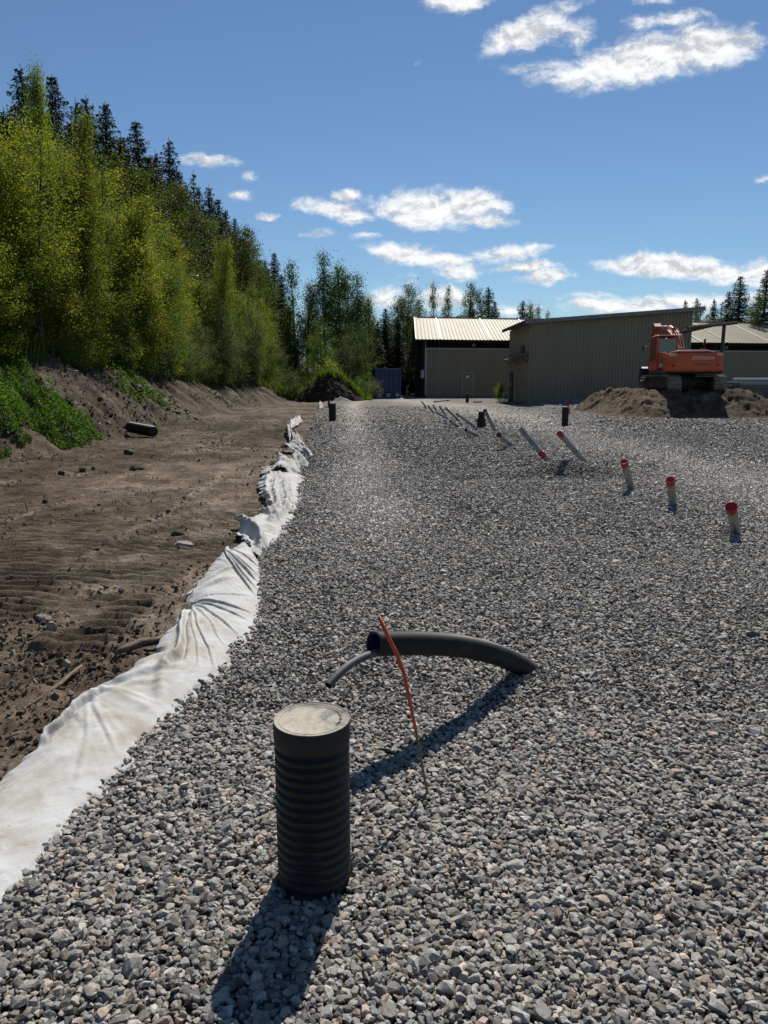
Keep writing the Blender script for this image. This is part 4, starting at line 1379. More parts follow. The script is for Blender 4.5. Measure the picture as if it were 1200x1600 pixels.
b = MB(); b.box((-0.3, (RUN - .55) / 2, (EAVE + RIDGE - .13) / 2 - .04), (0.06, (RUN + .55) / math.cos(sl), 0.22), rotx); b.v = [(p[0] + SK * p[1], p[1], p[2]) for p in b.v]; b.build('barge_board', M['fascia'], roof)
b = MB(); b.box((HL / 2, 0.9, EAVE - .25), (HL - .8, 0.3, 0.2)); b.build('eave_beam', M['dark_band'], hall)
# door with pale frame and a small sign
door = empty('door', (4.75, -0.04, 0)); door.parent = hall
b = MB(); b.bbox((0, -0.01, 1.16), (1.02, 0.05, 2.02), .008); b.build('door_leaf', M['clad_hall'], door)
b = MB()
b.box((-0.56, -.02, 1.2), (0.07, 0.1, 2.16)); b.box((0.56, -.02, 1.2), (0.07, 0.1, 2.16)); b.box((0, -.021, 2.315), (1.19, 0.1, 0.07)); b.build('door_frame', M['trim'], door)
b = MB(); b.box((-0.02, -0.045, 1.95), (0.28, 0.012, 0.22)); b.build('door_sign', M['white'], door)
b = MB(); b.tube([(-.42, -.09, 1.05), (-.28, -.09, 1.05)], .014, 8); b.build('handle', M['grey_steel'], door)
for xx in (6.0, 33.5):
    b = MB(); b.bbox((xx, 2.1, 4.98), (0.34, 0.12, 0.26), .02); b.build('lamp', M['white'], hall)
b = MB(); b.bbox((0.36, -0.06, 2.2), (0.30, 0.14, 0.75), .02); b.box((0.36, -0.14, 2.3), (.2, .01, .25)); b.build('meter_box', M['trim'], hall)
b = MB(); b.tube([(0.62, -0.08, EAVE - .2), (0.62, -0.08, 0.2)], 0.05, 10); b.build('downpipe', M['trim'], hall)

# --- the tall single pitch barn in front of it
BX0, BX1, BY0, BY1 = 9.75, 20.35, 50.0, 58.5
barn = empty('metal_barn', (BX0, BY0, -0.05))
tag(barn, 'tall beige metal barn with single pitch roof rising to the right behind the excavator', 'barn')
BW = BX1 - BX0; BD = BY1 - BY0
zl_, zr_ = 5.38, 6.15
b = MB()
ribbed(b, (0, 0), (BW, 0), 0.0, lambda s: zl_ + (zr_ - zl_) * s, 0.225, 0.035, .45)
b.build('front_wall', M['clad_barn'], barn)
b = MB()
ribbed(b, (0, BD), (0, 0), 0.0, zl_, 0.225, 0.035, .45, Vector((-1, 0)))
ribbed(b, (BW, 0), (BW, BD), 0.0, zr_, 0.225, 0.035, .45, Vector((1, 0)))
ribbed(b, (BW, BD), (0, BD), 0.0, lambda s: zr_ + (zl_ - zr_) * s, 0.225, 0.035, .45, Vector((0, 1)))
b.build('side_wall', M['clad_barn'], barn)
rs = math.atan2(zr_ - zl_, BW)
roty = Matrix.Rotation(-rs, 3, 'Y')
b = MB(); b.box((BW / 2, BD / 2 - .15, (zl_ + zr_) / 2 + 0.10), ((BW + 1.1) / math.cos(rs), BD + .7, 0.07), roty)
rf = b.build('roof', M['fascia'], barn)
b = MB(); b.box((BW / 2, -0.53, (zl_ + zr_) / 2 + 0.055), ((BW + 1.14) / math.cos(rs), 0.05, 0.24), roty); b.build('fascia', M['fascia'], rf)
b = MB(); b.box((-0.57, BD / 2 - .15, zl_ + 0.0), (0.05, BD + .7, 0.22)); b.build('eave_board', M['dark_band'], rf)
b = MB(); b.box((-0.035, -0.045, zl_ / 2), (0.10, 0.05, zl_)); b.build('corner_trim', M['clad_barn'], barn)
door = empty('door', (-0.05, BD - 1.7, 0)); door.parent = barn
b = MB(); b.bbox((0, 0, 1.06), (0.06, 1.1, 2.1), .008); b.build('door_leaf', M['dark_band'], door)
b = MB(); b.box((-0.02, -0.6, 1.08), (0.1, 0.08, 2.2)); b.box((-0.02, 0.6, 1.08), (0.1, 0.08, 2.2)); b.box((-0.02, 0, 2.2), (0.101, 1.28, 0.08)); b.build('door_frame', M['steel_dark'], door)
b = MB(); b.box((-0.045, 0.3, 1.35), (0.012, 0.16, 0.24)); b.build('door_sign', M['white'], door)
b = MB()
rot = Matrix.Rotation(R(-14), 3, 'Y')
b.box((-0.28, BD * .5, 3.22), (0.52, BD * .96, 0.06), rot)
for yy in (0.6, BD * .5, BD - .6):
    b.tube([(-0.06, yy, 2.85), (-0.48, yy, 3.12)], 0.03, 6)
b.build('canopy', M['steel_dark'], barn)
b = MB()
b.bbox((-0.06, 2.6, 3.75), (0.08, 1.1, 0.5), .01)  # plain dark panel on the side wall above the canopy
b.build('dark_panel', M['dark_band'], barn)

# --- steel frame at the right end of the barn
sf = empty('canopy_structure', (20.9, 47.5, 0))
tag(sf, 'dark steel canopy frame with sloping beams on a post right of the barn', 'frame')
def rel(u, v, Y): return P(u, v, Y) - Vector((20.9, 47.5, 0))
b = MB()
a, c = rel(1063, 519, 47.6), rel(1128, 504, 47.6)
b.tube([a, c], 0.14, 4, smooth=False); b.build('lower_beam', M['steel_dark'], sf)
b = MB()
a, c = rel(1074, 512, 47.2), rel(1152, 504, 47.2)
b.tube([a, c], 0.11, 4, smooth=False); b.build('upper_beam', M['steel_dark'], sf)
for kk in range(4):
    b = MB(); b.tube([rel(1068 + 15 * kk, 517.5 - 3.4 * kk, 47.6), rel(1078 + 15 * kk, 511.5 - 1.7 * kk, 47.2)], 0.05, 4, smooth=False); b.build('brace', M['steel_dark'], sf)
b = MB(); b.tube([rel(1132, 505, 47.4), rel(1128.5, 545, 47.4), rel(1124, 588, 47.4), rel(1120, 634, 47.4)], 0.12, 4, smooth=False); b.build('post', M['steel_dark'], sf)

# --- blue container beside the hall
t = empty('shipping_container', (-0.72, 66.5, -0.05), R(4))
tag(t, 'dark blue steel container standing left of the hall', 'container')
b = MB()
ribbed(b, (0.06, 0), (2.2, 0), .12, 2.6, 0.27, -0.03, .5, Vector((0, -1)))
ribbed(b, (2.2, 0.06), (2.2, 6.0), .12, 2.6, 0.27, -0.03, .5, Vector((1, 0)))
ribbed(b, (0, 0.06), (0, 6.0), .12, 2.6, 0.27, -0.03, .5, Vector((-1, 0)))
ribbed(b, (0, 6.0), (2.2, 6.0), .12, 2.6, 0.27, -0.03, .5, Vector((0, 1)))
b.build('shell', M['blue_steel'], t)
b = MB()
for x in (0.02, 2.18):
    for y in (0.0, 6.0): b.bbox((x, y, 1.32), (0.14, 0.14, 2.6), .01)
for z in (0.11, 2.58):
    b.box((1.1, -0.012, z), (2.06, 0.1, 0.14)); b.box((0.012, 3, z), (0.1, 5.84, 0.14)); b.box((2.19, 3, z), (0.1, 5.84, 0.14))
b.build('frame', M['blue_steel'], t)
b = MB(); b.box((1.1, 3, 2.665), (2.28, 6.08, 0.03)); b.build('top_panel', M['grey_steel'], t)
for x in (0.55, 0.9, 1.35, 1.72):
    b = MB(); b.tube([(x, -0.08, .2), (x, -0.08, 2.5)], 0.022, 8); b.build('lock_bar', M['grey_steel'], t)
for x in (0.35, 1.12, 1.9):
    b = MB(); b.box((x, -.07, .34), (.36, .02, .3)); b.build('label_plate', M['trim'], t)
b = MB(); b.tube([(0, 0, -1), (0, 0, 0), (0, 0, .9), (0, 0, 1.0)], [.09, .09, .09, .05], 10)
o = b.build('bollard', M['steel_dark']); o.location = (2.0, 66.0, 0)
tag(o, 'short rusty bollard between the blue container and the hall', 'bollard')

# ------------------------------------------------------------------ earth heaps
def heap(name, cx, cy, hfun, rx, ry, res, base, pale, label, seed, matx=None):
    xs = np.linspace(-rx, rx, res); ys = np.linspace(-ry, ry, res)
    X, Y = np.meshgrid(xs, ys)
    H = hfun(X, Y)
    m = sst(H, 0.02, 0.25)
    H = H + m * (0.26 * fbm(X * 1.2, Y * 1.2, 4, seed, .6) + 0.17 * fbm(X * 4, Y * 4, 4, seed + 1, .65) + 0.03 * np.clip(fbm(X * 11, Y * 11, 2, seed + 3), 0, 1))
    n = np.clip(.5 + .6 * fbm(X * .8, Y * .8 + H, 4, seed + 2) + .3 * fbm(X * 6, Y * 6, 3, seed + 5), 0, 1)[..., None]
    c = np.array(base) * (1 - n) + np.array(pale) * n
    o = link(name, np_mesh(name, np.stack([X, Y, H - 0.06], -1).reshape(-1, 3), grid_faces(res, res), c.reshape(-1, 3), True), M['soil'])
    o.location = (cx, cy, 0)
    tag(o, label, 'heap')
    return o


EXC = Vector((14.4, 36.2, 1.03))


def mound_h(X, Y):
    # flat shelf for the machine, long front slope, shoulders to both sides
    dx_ = np.maximum(0, np.abs(X + 0.15) - 2.1); dy_ = np.maximum(0, np.abs(Y - 0.4) - 2.5)
    r = np.sqrt((dx_ * 0.80) ** 2 + (dy_ * .80) ** 2) + 0.25 * fbm(X * .5, Y * .5, 2, 204)
    core = 1.12 * (1 - sst(r, 0.0, 2.0))
    left = 0.72 * np.exp(-(((X + 2.3) / 1.0) ** 2 + ((Y + 1.4) / 1.4) ** 2))
    right = 0.75 * np.exp(-(((X - 3.4) / 1.6) ** 2 + ((Y + 1.6) / 1.3) ** 2))
    far = 0.35 * np.exp(-(((X - 6.3) / 2.0) ** 2 + ((Y + .6) / 1.8) ** 2))
    h = np.maximum(core, np.maximum(np.maximum(left, right), far))
    shelf = (1 - sst(np.maximum(np.abs(X) - 2.15, np.abs(Y - .2) - 2.2), 0, .4))
    h = h * (1 - shelf) + 1.08 * shelf
    e = sst(np.minimum(10.5 - np.abs(X), 8 - np.abs(Y)), 0, 1.0)
    return h * e - 0.10 * (1 - e)


heap('earth_mound', EXC.x, EXC.y, mound_h, 10.5, 8, 230, (0.075, 0.054, 0.036), (0.175, 0.130, 0.088), 'brown earth mound that the orange excavator stands on', 200)
heap('gravel_heap', 15.0 - 3.6, 45.6, lambda X, Y: 0.55 * np.exp(-((X / 2.4) ** 2 + (Y / 1.3) ** 2) * 1.2) - .06 * (np.abs(X) > 4.5), 5, 3, 90, (0.16, 0.155, 0.15), (0.24, 0.235, 0.23), 'low heap of grey gravel in the shade along the barn wall', 230)
heap('soil_heap', -4.35, 59.0, lambda X, Y: 2.05 * np.clip(1 - ((np.abs(X) / 2.8) ** 1.7 + (np.abs(Y - .6) / 2.6) ** 2.0), -0.1, 1) ** 1.0 + 0.25 * np.exp(-(((X - 3) / 1.0) ** 2 + ((Y + 1) / .8) ** 2)) - 0.1 * (np.abs(X) > 4), 5, 3.6, 150, (0.036, 0.026, 0.018), (0.065, 0.048, 0.034), 'dark rounded soil heap with grass on its back at the far end of the strip', 240)
heap('gravel_heap', G(538, 625).x, G(538, 627).y, lambda X, Y: 0.35 * np.exp(-((X / 0.7) ** 2 + (Y / .6) ** 2)) - .08 * (X * X + Y * Y > 2.5), 2, 2, 50, (0.16, 0.155, 0.15), (0.27, 0.265, 0.26), 'small pale gravel heap right of the far black riser', 250)
rock('boulder', 922, 621, 26, 22, M['rock'], 'grey boulder leaning on the barn wall left of the mound', 'boulder', 31, 0.35)
rock('boulder', 905, 626, 22, 14, M['rock'], 'lower grey boulder beside the one leaning on the barn', 'boulder', 32, 0.2)

# ------------------------------------------------------------------ excavator
M['orange'] = mk('orange_paint', (0.62, 0.098, 0.016), (0.50, 0.078, 0.014), 2.5, 0.42, rvar=0.12)
M['orange_dirty'] = mk('worn_orange', (0.45, 0.085, 0.025), (0.24, 0.06, 0.03), 4, 0.55, rvar=0.1)
M['hose'] = mk('red_hose', (0.20, 0.03, 0.02), (0.10, 0.02, 0.015), 8, 0.8, spec=.2)
M['track'] = mk('track_steel', (0.27, 0.245, 0.21), (0.15, 0.135, 0.115), 5, 0.7, 0.004, 30)
M['dark_metal'] = mk('dark_machinery', (0.035, 0.033, 0.031), (0.018, 0.017, 0.016), 5, 0.6)
M['glass'] = mk('cab_glass', (0.020, 0.028, 0.035), (0.014, 0.02, 0.026), 2, 0.06, spec=0.9)
M['chrome'] = mk('cylinder_rod', (0.25, 0.25, 0.25), None, 4, 0.45, metallic=0.6)
M['lettering'] = mk('white_lettering', (0.75, 0.75, 0.74), None, 4, 0.5)
M['lettering_dark'] = mk('dark_lettering', (0.13, 0.03, 0.02), None, 4, 0.5)
M['sticker'] = mk('pale_sticker', (0.62, 0.58, 0.50), (0.5, 0.45, 0.36), 8, 0.5)
M['red_lens'] = mk('red_lens', (0.30, 0.012, 0.01), None, 4, 0.2)

ex = empty('excavator', EXC, R(0))
ex.scale = (1, 1, 0.92)
tag(ex, 'orange crawler excavator parked on the earth mound, rear towards the yard', 'excavator')
TL = 1.95; TR = 0.42


def stadium(L_, r, n=14):
    pts = []
    for k in range(n + 1):
        a = -PI / 2 + PI * k / n
        pts.append((L_ - r + r * math.cos(a), r + r * math.sin(a)))
    for k in range(n + 1):
        a = PI / 2 + PI * k / n
        pts.append((-L_ + r + r * math.cos(a), r + r * math.sin(a)))
    return pts


for sx in (-1, 1):
    x = sx * 1.05
    trk = empty('track', (x, 0, 0)); trk.parent = ex
    b = MB()
    poly = stadium(TL, TR)
    # shoes all the way round
    per = []
    P2 = poly + [poly[0]]
    dist = [0]
    for i in range(len(poly)): dist.append(dist[-1] + math.hypot(P2[i + 1][0] - P2[i][0], P2[i + 1][1] - P2[i][1]))
    ns_ = 46
    for k in range(ns_):
        s0 = dist[-1] * k / ns_
        j = max(i for i in range(len(dist) - 1) if dist[i] <= s0)
        f_ = (s0 - dist[j]) / max(1e-6, dist[j + 1] - dist[j])
        y = P2[j][0] + (P2[j + 1][0] - P2[j][0]) * f_; z = P2[j][1] + (P2[j + 1][1] - P2[j][1]) * f_
        an = math.atan2(P2[j + 1][1] - P2[j][1], P2[j + 1][0] - P2[j][0])
        rot = Matrix.Rotation(an, 3, 'X')
        b.box((0, y, z), (0.60, 0.165, 0.035), rot)
        off_ = rot @ Vector((0, 0.05, -0.03))
        b.box((off_.x, y + off_.y, z + off_.z), (0.60, 0.018, 0.035), rot)
        off_ = rot @ Vector((0, -0.04, -0.027))
        b.box((off_.x, y + off_.y, z + off_.z), (0.59, 0.018, 0.028), rot)
    b.build('shoe_chain', M['track'], trk)
    b = MB()
    b.prism([(p[0] * .95, p[1] * .88 + .05) for p in stadium(TL, TR)], 'x', -0.10, 0.10)
    b.box((0, 0, 0.40), (0.42, 2.5, 0.30)); b.box((sx * .12, 0, .30), (.24, 2.7, .16))
    b.build('track_frame', M['dark_metal'], trk)
    for yy, nm in ((-TL + TR, 'sprocket'), (TL - TR, 'idler')):
        b = MB(); b.tube([(-0.16, yy, TR), (0.16, yy, TR)], .33, 20); b.tube([(-0.22, yy, TR), (0.22, yy, TR)], .15, 14); b.build(nm, M['orange_dirty'] if nm == 'sprocket' else M['dark_metal'], trk)
    for q in range(6):
        b = MB(); yy = -1.15 + q * .46; b.tube([(-0.2, yy, .15), (0.2, yy, .15)], .10, 12); b.build('roller', M['dark_metal'], trk)
b = MB(); b.box((0, 0, 0.55), (1.6, 1.5, 0.35)); b.box((0, 0.6, .5), (1.7, .4, .3)); b.box((0, -.6, .5), (1.7, .4, .3)); b.build('car_body', M['dark_metal'], ex)
b = MB(); b.tube([(0, 0, .68), (0, 0, .95)], .62, 28); b.build('slew_ring', M['dark_metal'], ex)
UP = empty('upper_body', (0, 0, 0)); UP.parent = ex
UP.rotation_euler = (0, 0, R(-8))
b = MB()
b.bbox((0, -0.45, 1.03), (2.46, 3.3, 0.2), .03); b.bbox((-.78, 1.05, 1.05), (.9, 1.0, .22), .03)
b.build('deck', M['dark_metal'], UP)
# counterweight: curved rear
prof = []
W2 = 1.25
for k in range(15):
    x = -W2 + 2 * W2 * k / 14
    prof.append((x, -2.42 + 0.34 * abs(x / W2) ** 3.2))
cw = [(-W2, -1.62)] + prof + [(W2, -1.62)]
b = MB()
vs = []; lev = [(1.02, .93), (1.07, .985), (1.14, 1.0), (1.80, 1.0), (1.90, .985), (1.945, .95)]
for z, s_ in lev:
    for x, y in cw: vs.append((x * (s_ if y < -1.7 else 1), -1.62 + (y + 1.62) * s_, z))
n_ = len(cw)
fs = [tuple(range(n_))[::-1], tuple(range((len(lev) - 1) * n_, len(lev) * n_))]
for i in range(len(lev) - 1):
    for k in range(n_):
        k2 = (k + 1) % n_
        fs.append((i * n_ + k, i * n_ + k2, (i + 1) * n_ + k2, (i + 1) * n_ + k))
b.add(vs, fs)
cwt = b.build('counterweight', M['orange'], UP)
b = MB(); b.tube([(-W2 * .97, -2.12, 1.02)] + [(p[0] * .93, p[1] * .985 + .01, 1.0) for p in prof[1:-1]] + [(W2 * .97, -2.12, 1.02)], .035, 8); b.build('lower_lip', M['dark_metal'], UP)


def text_on(body, size, mat, name, parent, loc, rot, shear=0.0, offset=0.0, width=None):
    cu = bpy.data.curves.new(name, 'FONT')
    cu.body = body; cu.size = size; cu.extrude = 0.004; cu.shear = shear; cu.offset = offset
    cu.align_x = 'CENTER'; cu.align_y = 'CENTER'
    o = bpy.data.objects.new(name, cu)
    COL.objects.link(o)
    dg = bpy.context.evaluated_depsgraph_get()
    me = bpy.data.meshes.new_from_object(o.evaluated_get(dg))
    bpy.data.objects.remove(o)
    if width:
        xs_ = [v_.co.x for v_ in me.vertices]; w0 = max(xs_) - min(xs_)
        for v_ in me.vertices: v_.co.x *= width / w0
    r = link(name, me, mat, parent)
    r.location = loc; r.rotation_euler = rot
    return r


text_on('DOOSAN', 0.215, M['lettering'], 'lettering', cwt, (0.27, -2.428, 1.68), (R(90), 0, 0), 0.22, 0.0025, 0.94)
text_on('DX225LC', 0.10, M['lettering_dark'], 'small_lettering', cwt, (0.27, -2.428, 1.38), (R(90), 0, 0), 0.0, 0.0, 0.72)
b = MB(); b.box((1.03, -2.26, 1.86), (0.30, 0.03, 0.09), Matrix.Rotation(R(30), 3, 'Z')); b.build('reflector', M['sticker'], cwt)
b = MB(); b.box((-1.02, -2.27, 1.84), (0.34, 0.03, 0.12), Matrix.Rotation(R(-30), 3, 'Z')); b.build('reflector', M['sticker'], cwt)
b = MB(); b.tube([(0.98, -2.26, 1.36), (0.98, -2.34, 1.36)], .055, 12); b.build('tail_lamp', M['red_lens'], cwt)
b = MB(); b.tube([(-.98, -2.26, 1.32), (-.98, -2.34, 1.32)], .045, 12); b.build('tail_lamp', M['dark_metal'], cwt)
# engine housing and side panels
b = MB(); b.bbox((0.05, -1.0, 1.55), (2.3, 1.5, 0.82), .06); b.build('engine_housing', M['orange'], UP)
b = MB(); b.bbox((0.12, -1.15, 2.0), (1.75, 1.3, 0.12), .04); b.build('engine_hood', M['dark_metal'], UP)
b = MB(); b.tube([(-1.05, -2.0, 1.97), (-.7, -2.1, 2.06), (0.55, -2.12, 2.06), (.85, -2.0, 1.98)], .022, 8); b.build('handrail', M['sticker'], UP)
b = MB(); b.bbox((-1.16, -0.95, 1.62), (0.10, 1.25, 0.78), .02)
sp_ = b.build('side_door', M['orange'], UP)
b = MB(); b.box((-1.215, -1.0, 1.35), (.012, .55, .17)); b.build('sticker', M['sticker'], sp_)
b = MB(); b.prism([(-1.18, 1.52), (-0.82, 1.52), (-1.0, 1.80)], 'x', -1.222, -1.212); b.build('warning_sign', M['lettering_dark'], sp_)
b = MB(); b.bbox((0.85, .55, 1.45), (0.72, 1.7, .66), .05); b.build('tank_housing', M['orange'], UP)
b = MB(); b.tube([(.62, -1.2, 2.0), (.62, -1.2, 2.5)], .05, 12); b.tube([(.62, -1.2, 2.5), (.62, -1.26, 2.68)], .045, 12); b.build('exhaust', M['dark_metal'], UP)
b = MB(); b.tube([(1.1, 1.2, 1.7), (1.1, 1.2, 2.25), (1.1, .4, 2.25), (1.1, .3, 1.75)], .02, 8); b.build('handrail', M['dark_metal'], UP)
# cab
cab = empty('cab', (-0.78, 0.55, 1.13)); cab.parent = UP
side = [(-0.72, 0.0), (0.86, 0.0), (0.90, 0.72), (0.66, 1.62), (0.42, 1.78), (-0.62, 1.78), (-0.74, 1.68)]
b = MB()
ht = 0.05
# frame: pillars, roof and lower skin
b.bbox((0, 0.05, .26), (0.95, 1.56, .52), .03)
for x in (-.455, .455):
    b.tube([(x, -.68, .4), (x, -.68, 1.70)], .058, 6, smooth=False)
    b.tube([(x, -.02, .4), (x, -.02, 1.72)], .045, 6, smooth=False)
    b.tube([(x, .85, .4), (x, .87, .75), (x, .64, 1.62), (x, .42, 1.73)], .042, 6, smooth=False)
b.build('cab_frame', M['orange'], cab)
b = MB(); b.bbox((0, -0.10, 1.765), (1.0, 1.22, .10), .04); b.build('cab_roof', M['orange_dirty'], cab)
b = MB(); b.bbox((0, -0.70, 1.10), (0.82, .02, 1.06), .005); b.build('rear_window', M['glass'], cab)
for x in (-.46, .46):
    b = MB(); b.prism([(-.62, .5), (-.06, .5), (-.06, 1.66), (-.62, 1.66)], 'x', x - .008, x + .008); b.build('side_window', M['glass'], cab)
    b = MB(); b.prism([(.03, .30), (.82, .42), (.83, .74), (.60, 1.60), (.03, 1.66)], 'x', x - .008, x + .008); b.build('door_window', M['glass'], cab)
b = MB(); b.quad((-.42, .86, .45), (.42, .86, .45), (.42, .63, 1.62), (-.42, .63, 1.62)); b.quad((-.42, .868, .45), (.42, .868, .45), (.42, .638, 1.62), (-.42, .638, 1.62)); b.build('windscreen', M['glass'], cab)
b = MB(); b.bbox((0.02, -.15, .62), (.5, .5, .16), .05); b.bbox((0.02, -.40, 1.0), (.48, .14, .75), .05); b.build('seat', M['dark_metal'], cab)
b = MB(); b.tube([(-.52, .1, .45), (-.54, .1, .9)], .014, 6); b.build('grab_handle', M['dark_metal'], cab)
b = MB(); b.tube([(-.48, .85, 1.3), (-.75, 1.0, 1.3)], .014, 6); b.bbox((-.80, 1.0, 1.22), (.05, .16, .34), .02); b.build('mirror', M['dark_metal'], cab)
b = MB(); b.bbox((-.3, .5, 1.83), (.14, .1, .1), .02); b.bbox((.3, .5, 1.83), (.14, .1, .1), .02); b.build('work_lamp', M['dark_metal'], cab)
# boom, arm and bucket
bx = 0.12
def boxbeam(mb, pts, h, w_):
    """box section beam through (y, z) points with heights h"""
    up_ = []; lo_ = []
    for i, (y, z) in enumerate(pts):
        if i == 0: d = Vector(pts[1]) - Vector(pts[0])
        elif i == len(pts) - 1: d = Vector(pts[-1]) - Vector(pts[-2])
        else: d = Vector(pts[i + 1]) - Vector(pts[i - 1])
        d.normalize(); nn = Vector((-d.y, d.x))
        up_.append(Vector((y, z)) + nn * h[i] / 2); lo_.append(Vector((y, z)) - nn * h[i] / 2)
    vs = []
    for u_, l_ in zip(up_, lo_):
        vs += [(bx - w_ / 2, u_.x, u_.y), (bx + w_ / 2, u_.x, u_.y), (bx + w_ / 2, l_.x, l_.y), (bx - w_ / 2, l_.x, l_.y)]
    fs = [(0, 1, 2, 3), tuple(4 * (len(pts) - 1) + k for k in (3, 2, 1, 0))]
    for i in range(len(pts) - 1):
        for k in range(4):
            k2 = (k + 1) % 4
            fs.append((4 * i + k, 4 * i + k2, 4 * i + 4 + k2, 4 * i + 4 + k))
    mb.add(vs, fs)


b = MB(); boxbeam(b, [(0.95, 1.45), (1.5, 2.1), (2.2, 2.75), (3.2, 3.05), (4.8, 3.2), (7.0, 3.3)], [.45, .62, .72, .75, .6, .4], .48)
boom = b.build('boom', M['orange_dirty'], UP)
b = MB(); b.tube([(bx, 2.6, 3.38), (bx, 3.6, 3.62)], .09, 10); b.build('arm_cylinder', M['orange'], boom)
b = MB(); b.tube([(bx, 3.6, 3.62), (bx, 6.6, 3.85)], .05, 10); b.build('cylinder_rod', M['chrome'], boom)
for dx_ in (-.33, .33):
    b = MB(); b.tube([(bx + dx_, 1.35, 1.2), (bx + dx_, 2.1, 2.3)], .085, 10); b.build('boom_cylinder', M['orange'], boom)
    b = MB(); b.tube([(bx + dx_, 2.1, 2.3), (bx + dx_, 2.75, 2.9)], .05, 10); b.build('cylinder_rod', M['chrome'], boom)
b = MB()
for k in range(4):
    xx = bx - .16 + k * .11
    b.tube(bez([(xx, 1.1, 1.9), (xx, 1.5, 2.7), (xx, 2.2, 3.45 + .05 * (k % 2)), (xx, 3.3, 3.5)], 12), .028, 6)
b.build('hydraulic_hose', M['hose'], boom)
b = MB(); boxbeam(b, [(6.6, 3.95), (7.0, 3.4), (7.35, 2.3), (7.55, 1.3)], [.35, .62, .46, .28], .36); arm = b.build('arm', M['orange_dirty'], UP)
b = MB(); b.tube([(bx, 7.3, 3.4), (bx, 7.8, 2.6)], .075, 10); b.build('bucket_cylinder', M['orange'], arm)
b = MB(); b.tube([(bx, 7.8, 2.6), (bx, 8.0, 1.8)], .045, 10); b.build('cylinder_rod', M['chrome'], arm)
b = MB()
bk = [(6.45, 1.35), (6.75, 1.45), (7.15, 1.2), (7.25, .75), (7.0, .30), (6.5, .10), (6.05, .14), (5.75, .35)]
bi_ = [(6.45, 1.27), (6.72, 1.36), (7.06, 1.15), (7.15, .76), (6.94, .38), (6.48, .19), (6.06, .22), (5.78, .38)]
bk = [(p[0] + 1, p[1]) for p in bk]; bi_ = [(p[0] + 1, p[1]) for p in bi_]
poly = bk + bi_[::-1]
b.prism(poly, 'x', bx - .55, bx + .55)
for xx in (bx - .55, bx + .52): b.prism(bk, 'x', xx, xx + .03)
bucket = b.build('bucket', M['dark_metal'], UP)
for k in range(5):
    b = MB(); b.box((bx - .46 + k * .23, 6.68, .40), (.08, .26, .05), Matrix.Rotation(R(-25), 3, 'X')); b.build('tooth', M['track'], bucket)

# ------------------------------------------------------------------ stacked building material at the right edge
M['stack_dark'] = mk('stacked_steel', (0.13, 0.12, 0.115), (0.06, 0.056, 0.053), 3, 0.6)
specs = [(23.0, 43.6, 0.30, 5.5, 1.2, 7, 'dark stack of long steel profiles behind the earth mound'),
         (23.4, 40.3, 0.14, 4.5, 1.1, 4, 'lower dark stack of profiles nearest the right edge of the picture')]
for (x, y, z, L_, W_, rows_, lab) in specs:
    t = empty('material_stack', (x, y, 0), R(6))
    tag(t, lab, 'stack')
    for q in (-.35, .35):
        b = MB(); b.box((q * L_, 0, .06), (.12, W_, .12)); b.build('bearer', M['plank'], t)
    for r_ in range(rows_):
        b = MB()
        for k in range(6):
            yy = -W_ / 2 + (k + .5) * W_ / 6
            b.bbox((random.uniform(-.12, .12), yy, .22 + r_ * .2), (L_, W_ / 6 * .86, .17), .012)
        b.build('profile_layer', M['stack_dark'] if r_ < rows_ - 1 else M['grey_steel'], t)
for k, (x, y, L_, a, lab) in enumerate(((21.9, 42.6, 3.2, 4, 'white steel profile lying on top of the dark stack'),)):
    b = MB(); b.bbox((0, 0, 0), (L_, .16, .10), .01); b.box((0, 0, .06), (L_, .03, .04))
    o = b.build('steel_profile', M['white']); o.location = (x, y + 1.0, 1.66); o.rotation_euler = (0, 0, R(a))
    tag(o, lab, 'profile')

# ------------------------------------------------------------------ vegetation
def leaf_quads(pos, size, rng, flat=0.0, aspect=0.62, droop=None):
    """one small rhombic leaf (or leaf spray) per position"""
    n = len(pos)
    a = rng.normal(size=(n, 3)); a[:, 2] *= (1 - flat)
    if droop is not None: a = a * 0.6 + droop
    a /= np.linalg.norm(a, axis=1)[:, None] + 1e-9
    b_ = rng.normal(size=(n, 3)); b_ -= a * (b_ * a).sum(1)[:, None]; b_ /= np.linalg.norm(b_, axis=1)[:, None] + 1e-9
    s = (size * np.exp(rng.normal(0, .25, n)))[:, None]
    A = a * s * 0.5; B = b_ * s * 0.5 * aspect
    V = np.stack([pos - A, pos + B - A * .1, pos + A, pos - B - A * .1], 1).reshape(-1, 3)
    Fc = np.arange(n * 4).reshape(-1, 4)
    return V, Fc


def leaf_cols(n, base, rng, var=0.25, clump=None):
    g = np.exp(rng.normal(0, var, n))[:, None]
    if clump is not None: g = g * clump[:, None]
    c = np.array(base)[None] * g
    hue = rng.normal(0, .10, n)
    c[:, 0] *= 1 + hue; c[:, 2] *= 1 - hue * .5
    return np.clip(c, .004, .5)


def branch_set(rng, h, nb, prof, elev, h0, bend=0.25):
    """branches of a leafy tree: list of point arrays, made of start height, direction, length"""
    out = []
    for i in range(nb):
        f = h0 + (0.98 - h0) * ((i + rng.random()) / nb)
        z = f * h
        az = i * 2.399 + rng.normal(0, .4)
        L_ = prof(f) * rng.uniform(.7, 1.15)
        el = elev(f) + rng.normal(0, .12)
        n = 7
        t_ = np.linspace(0, 1, n)
        rr = L_ * t_ * math.cos(el)
        zz = z + L_ * (t_ * math.sin(el) - bend * t_ ** 2)
        out.append(np.stack([rr * math.cos(az) , rr * math.sin(az), zz], 1) + rng.normal(0, .02 * L_, (n, 3)) * t_[:, None])
    return out


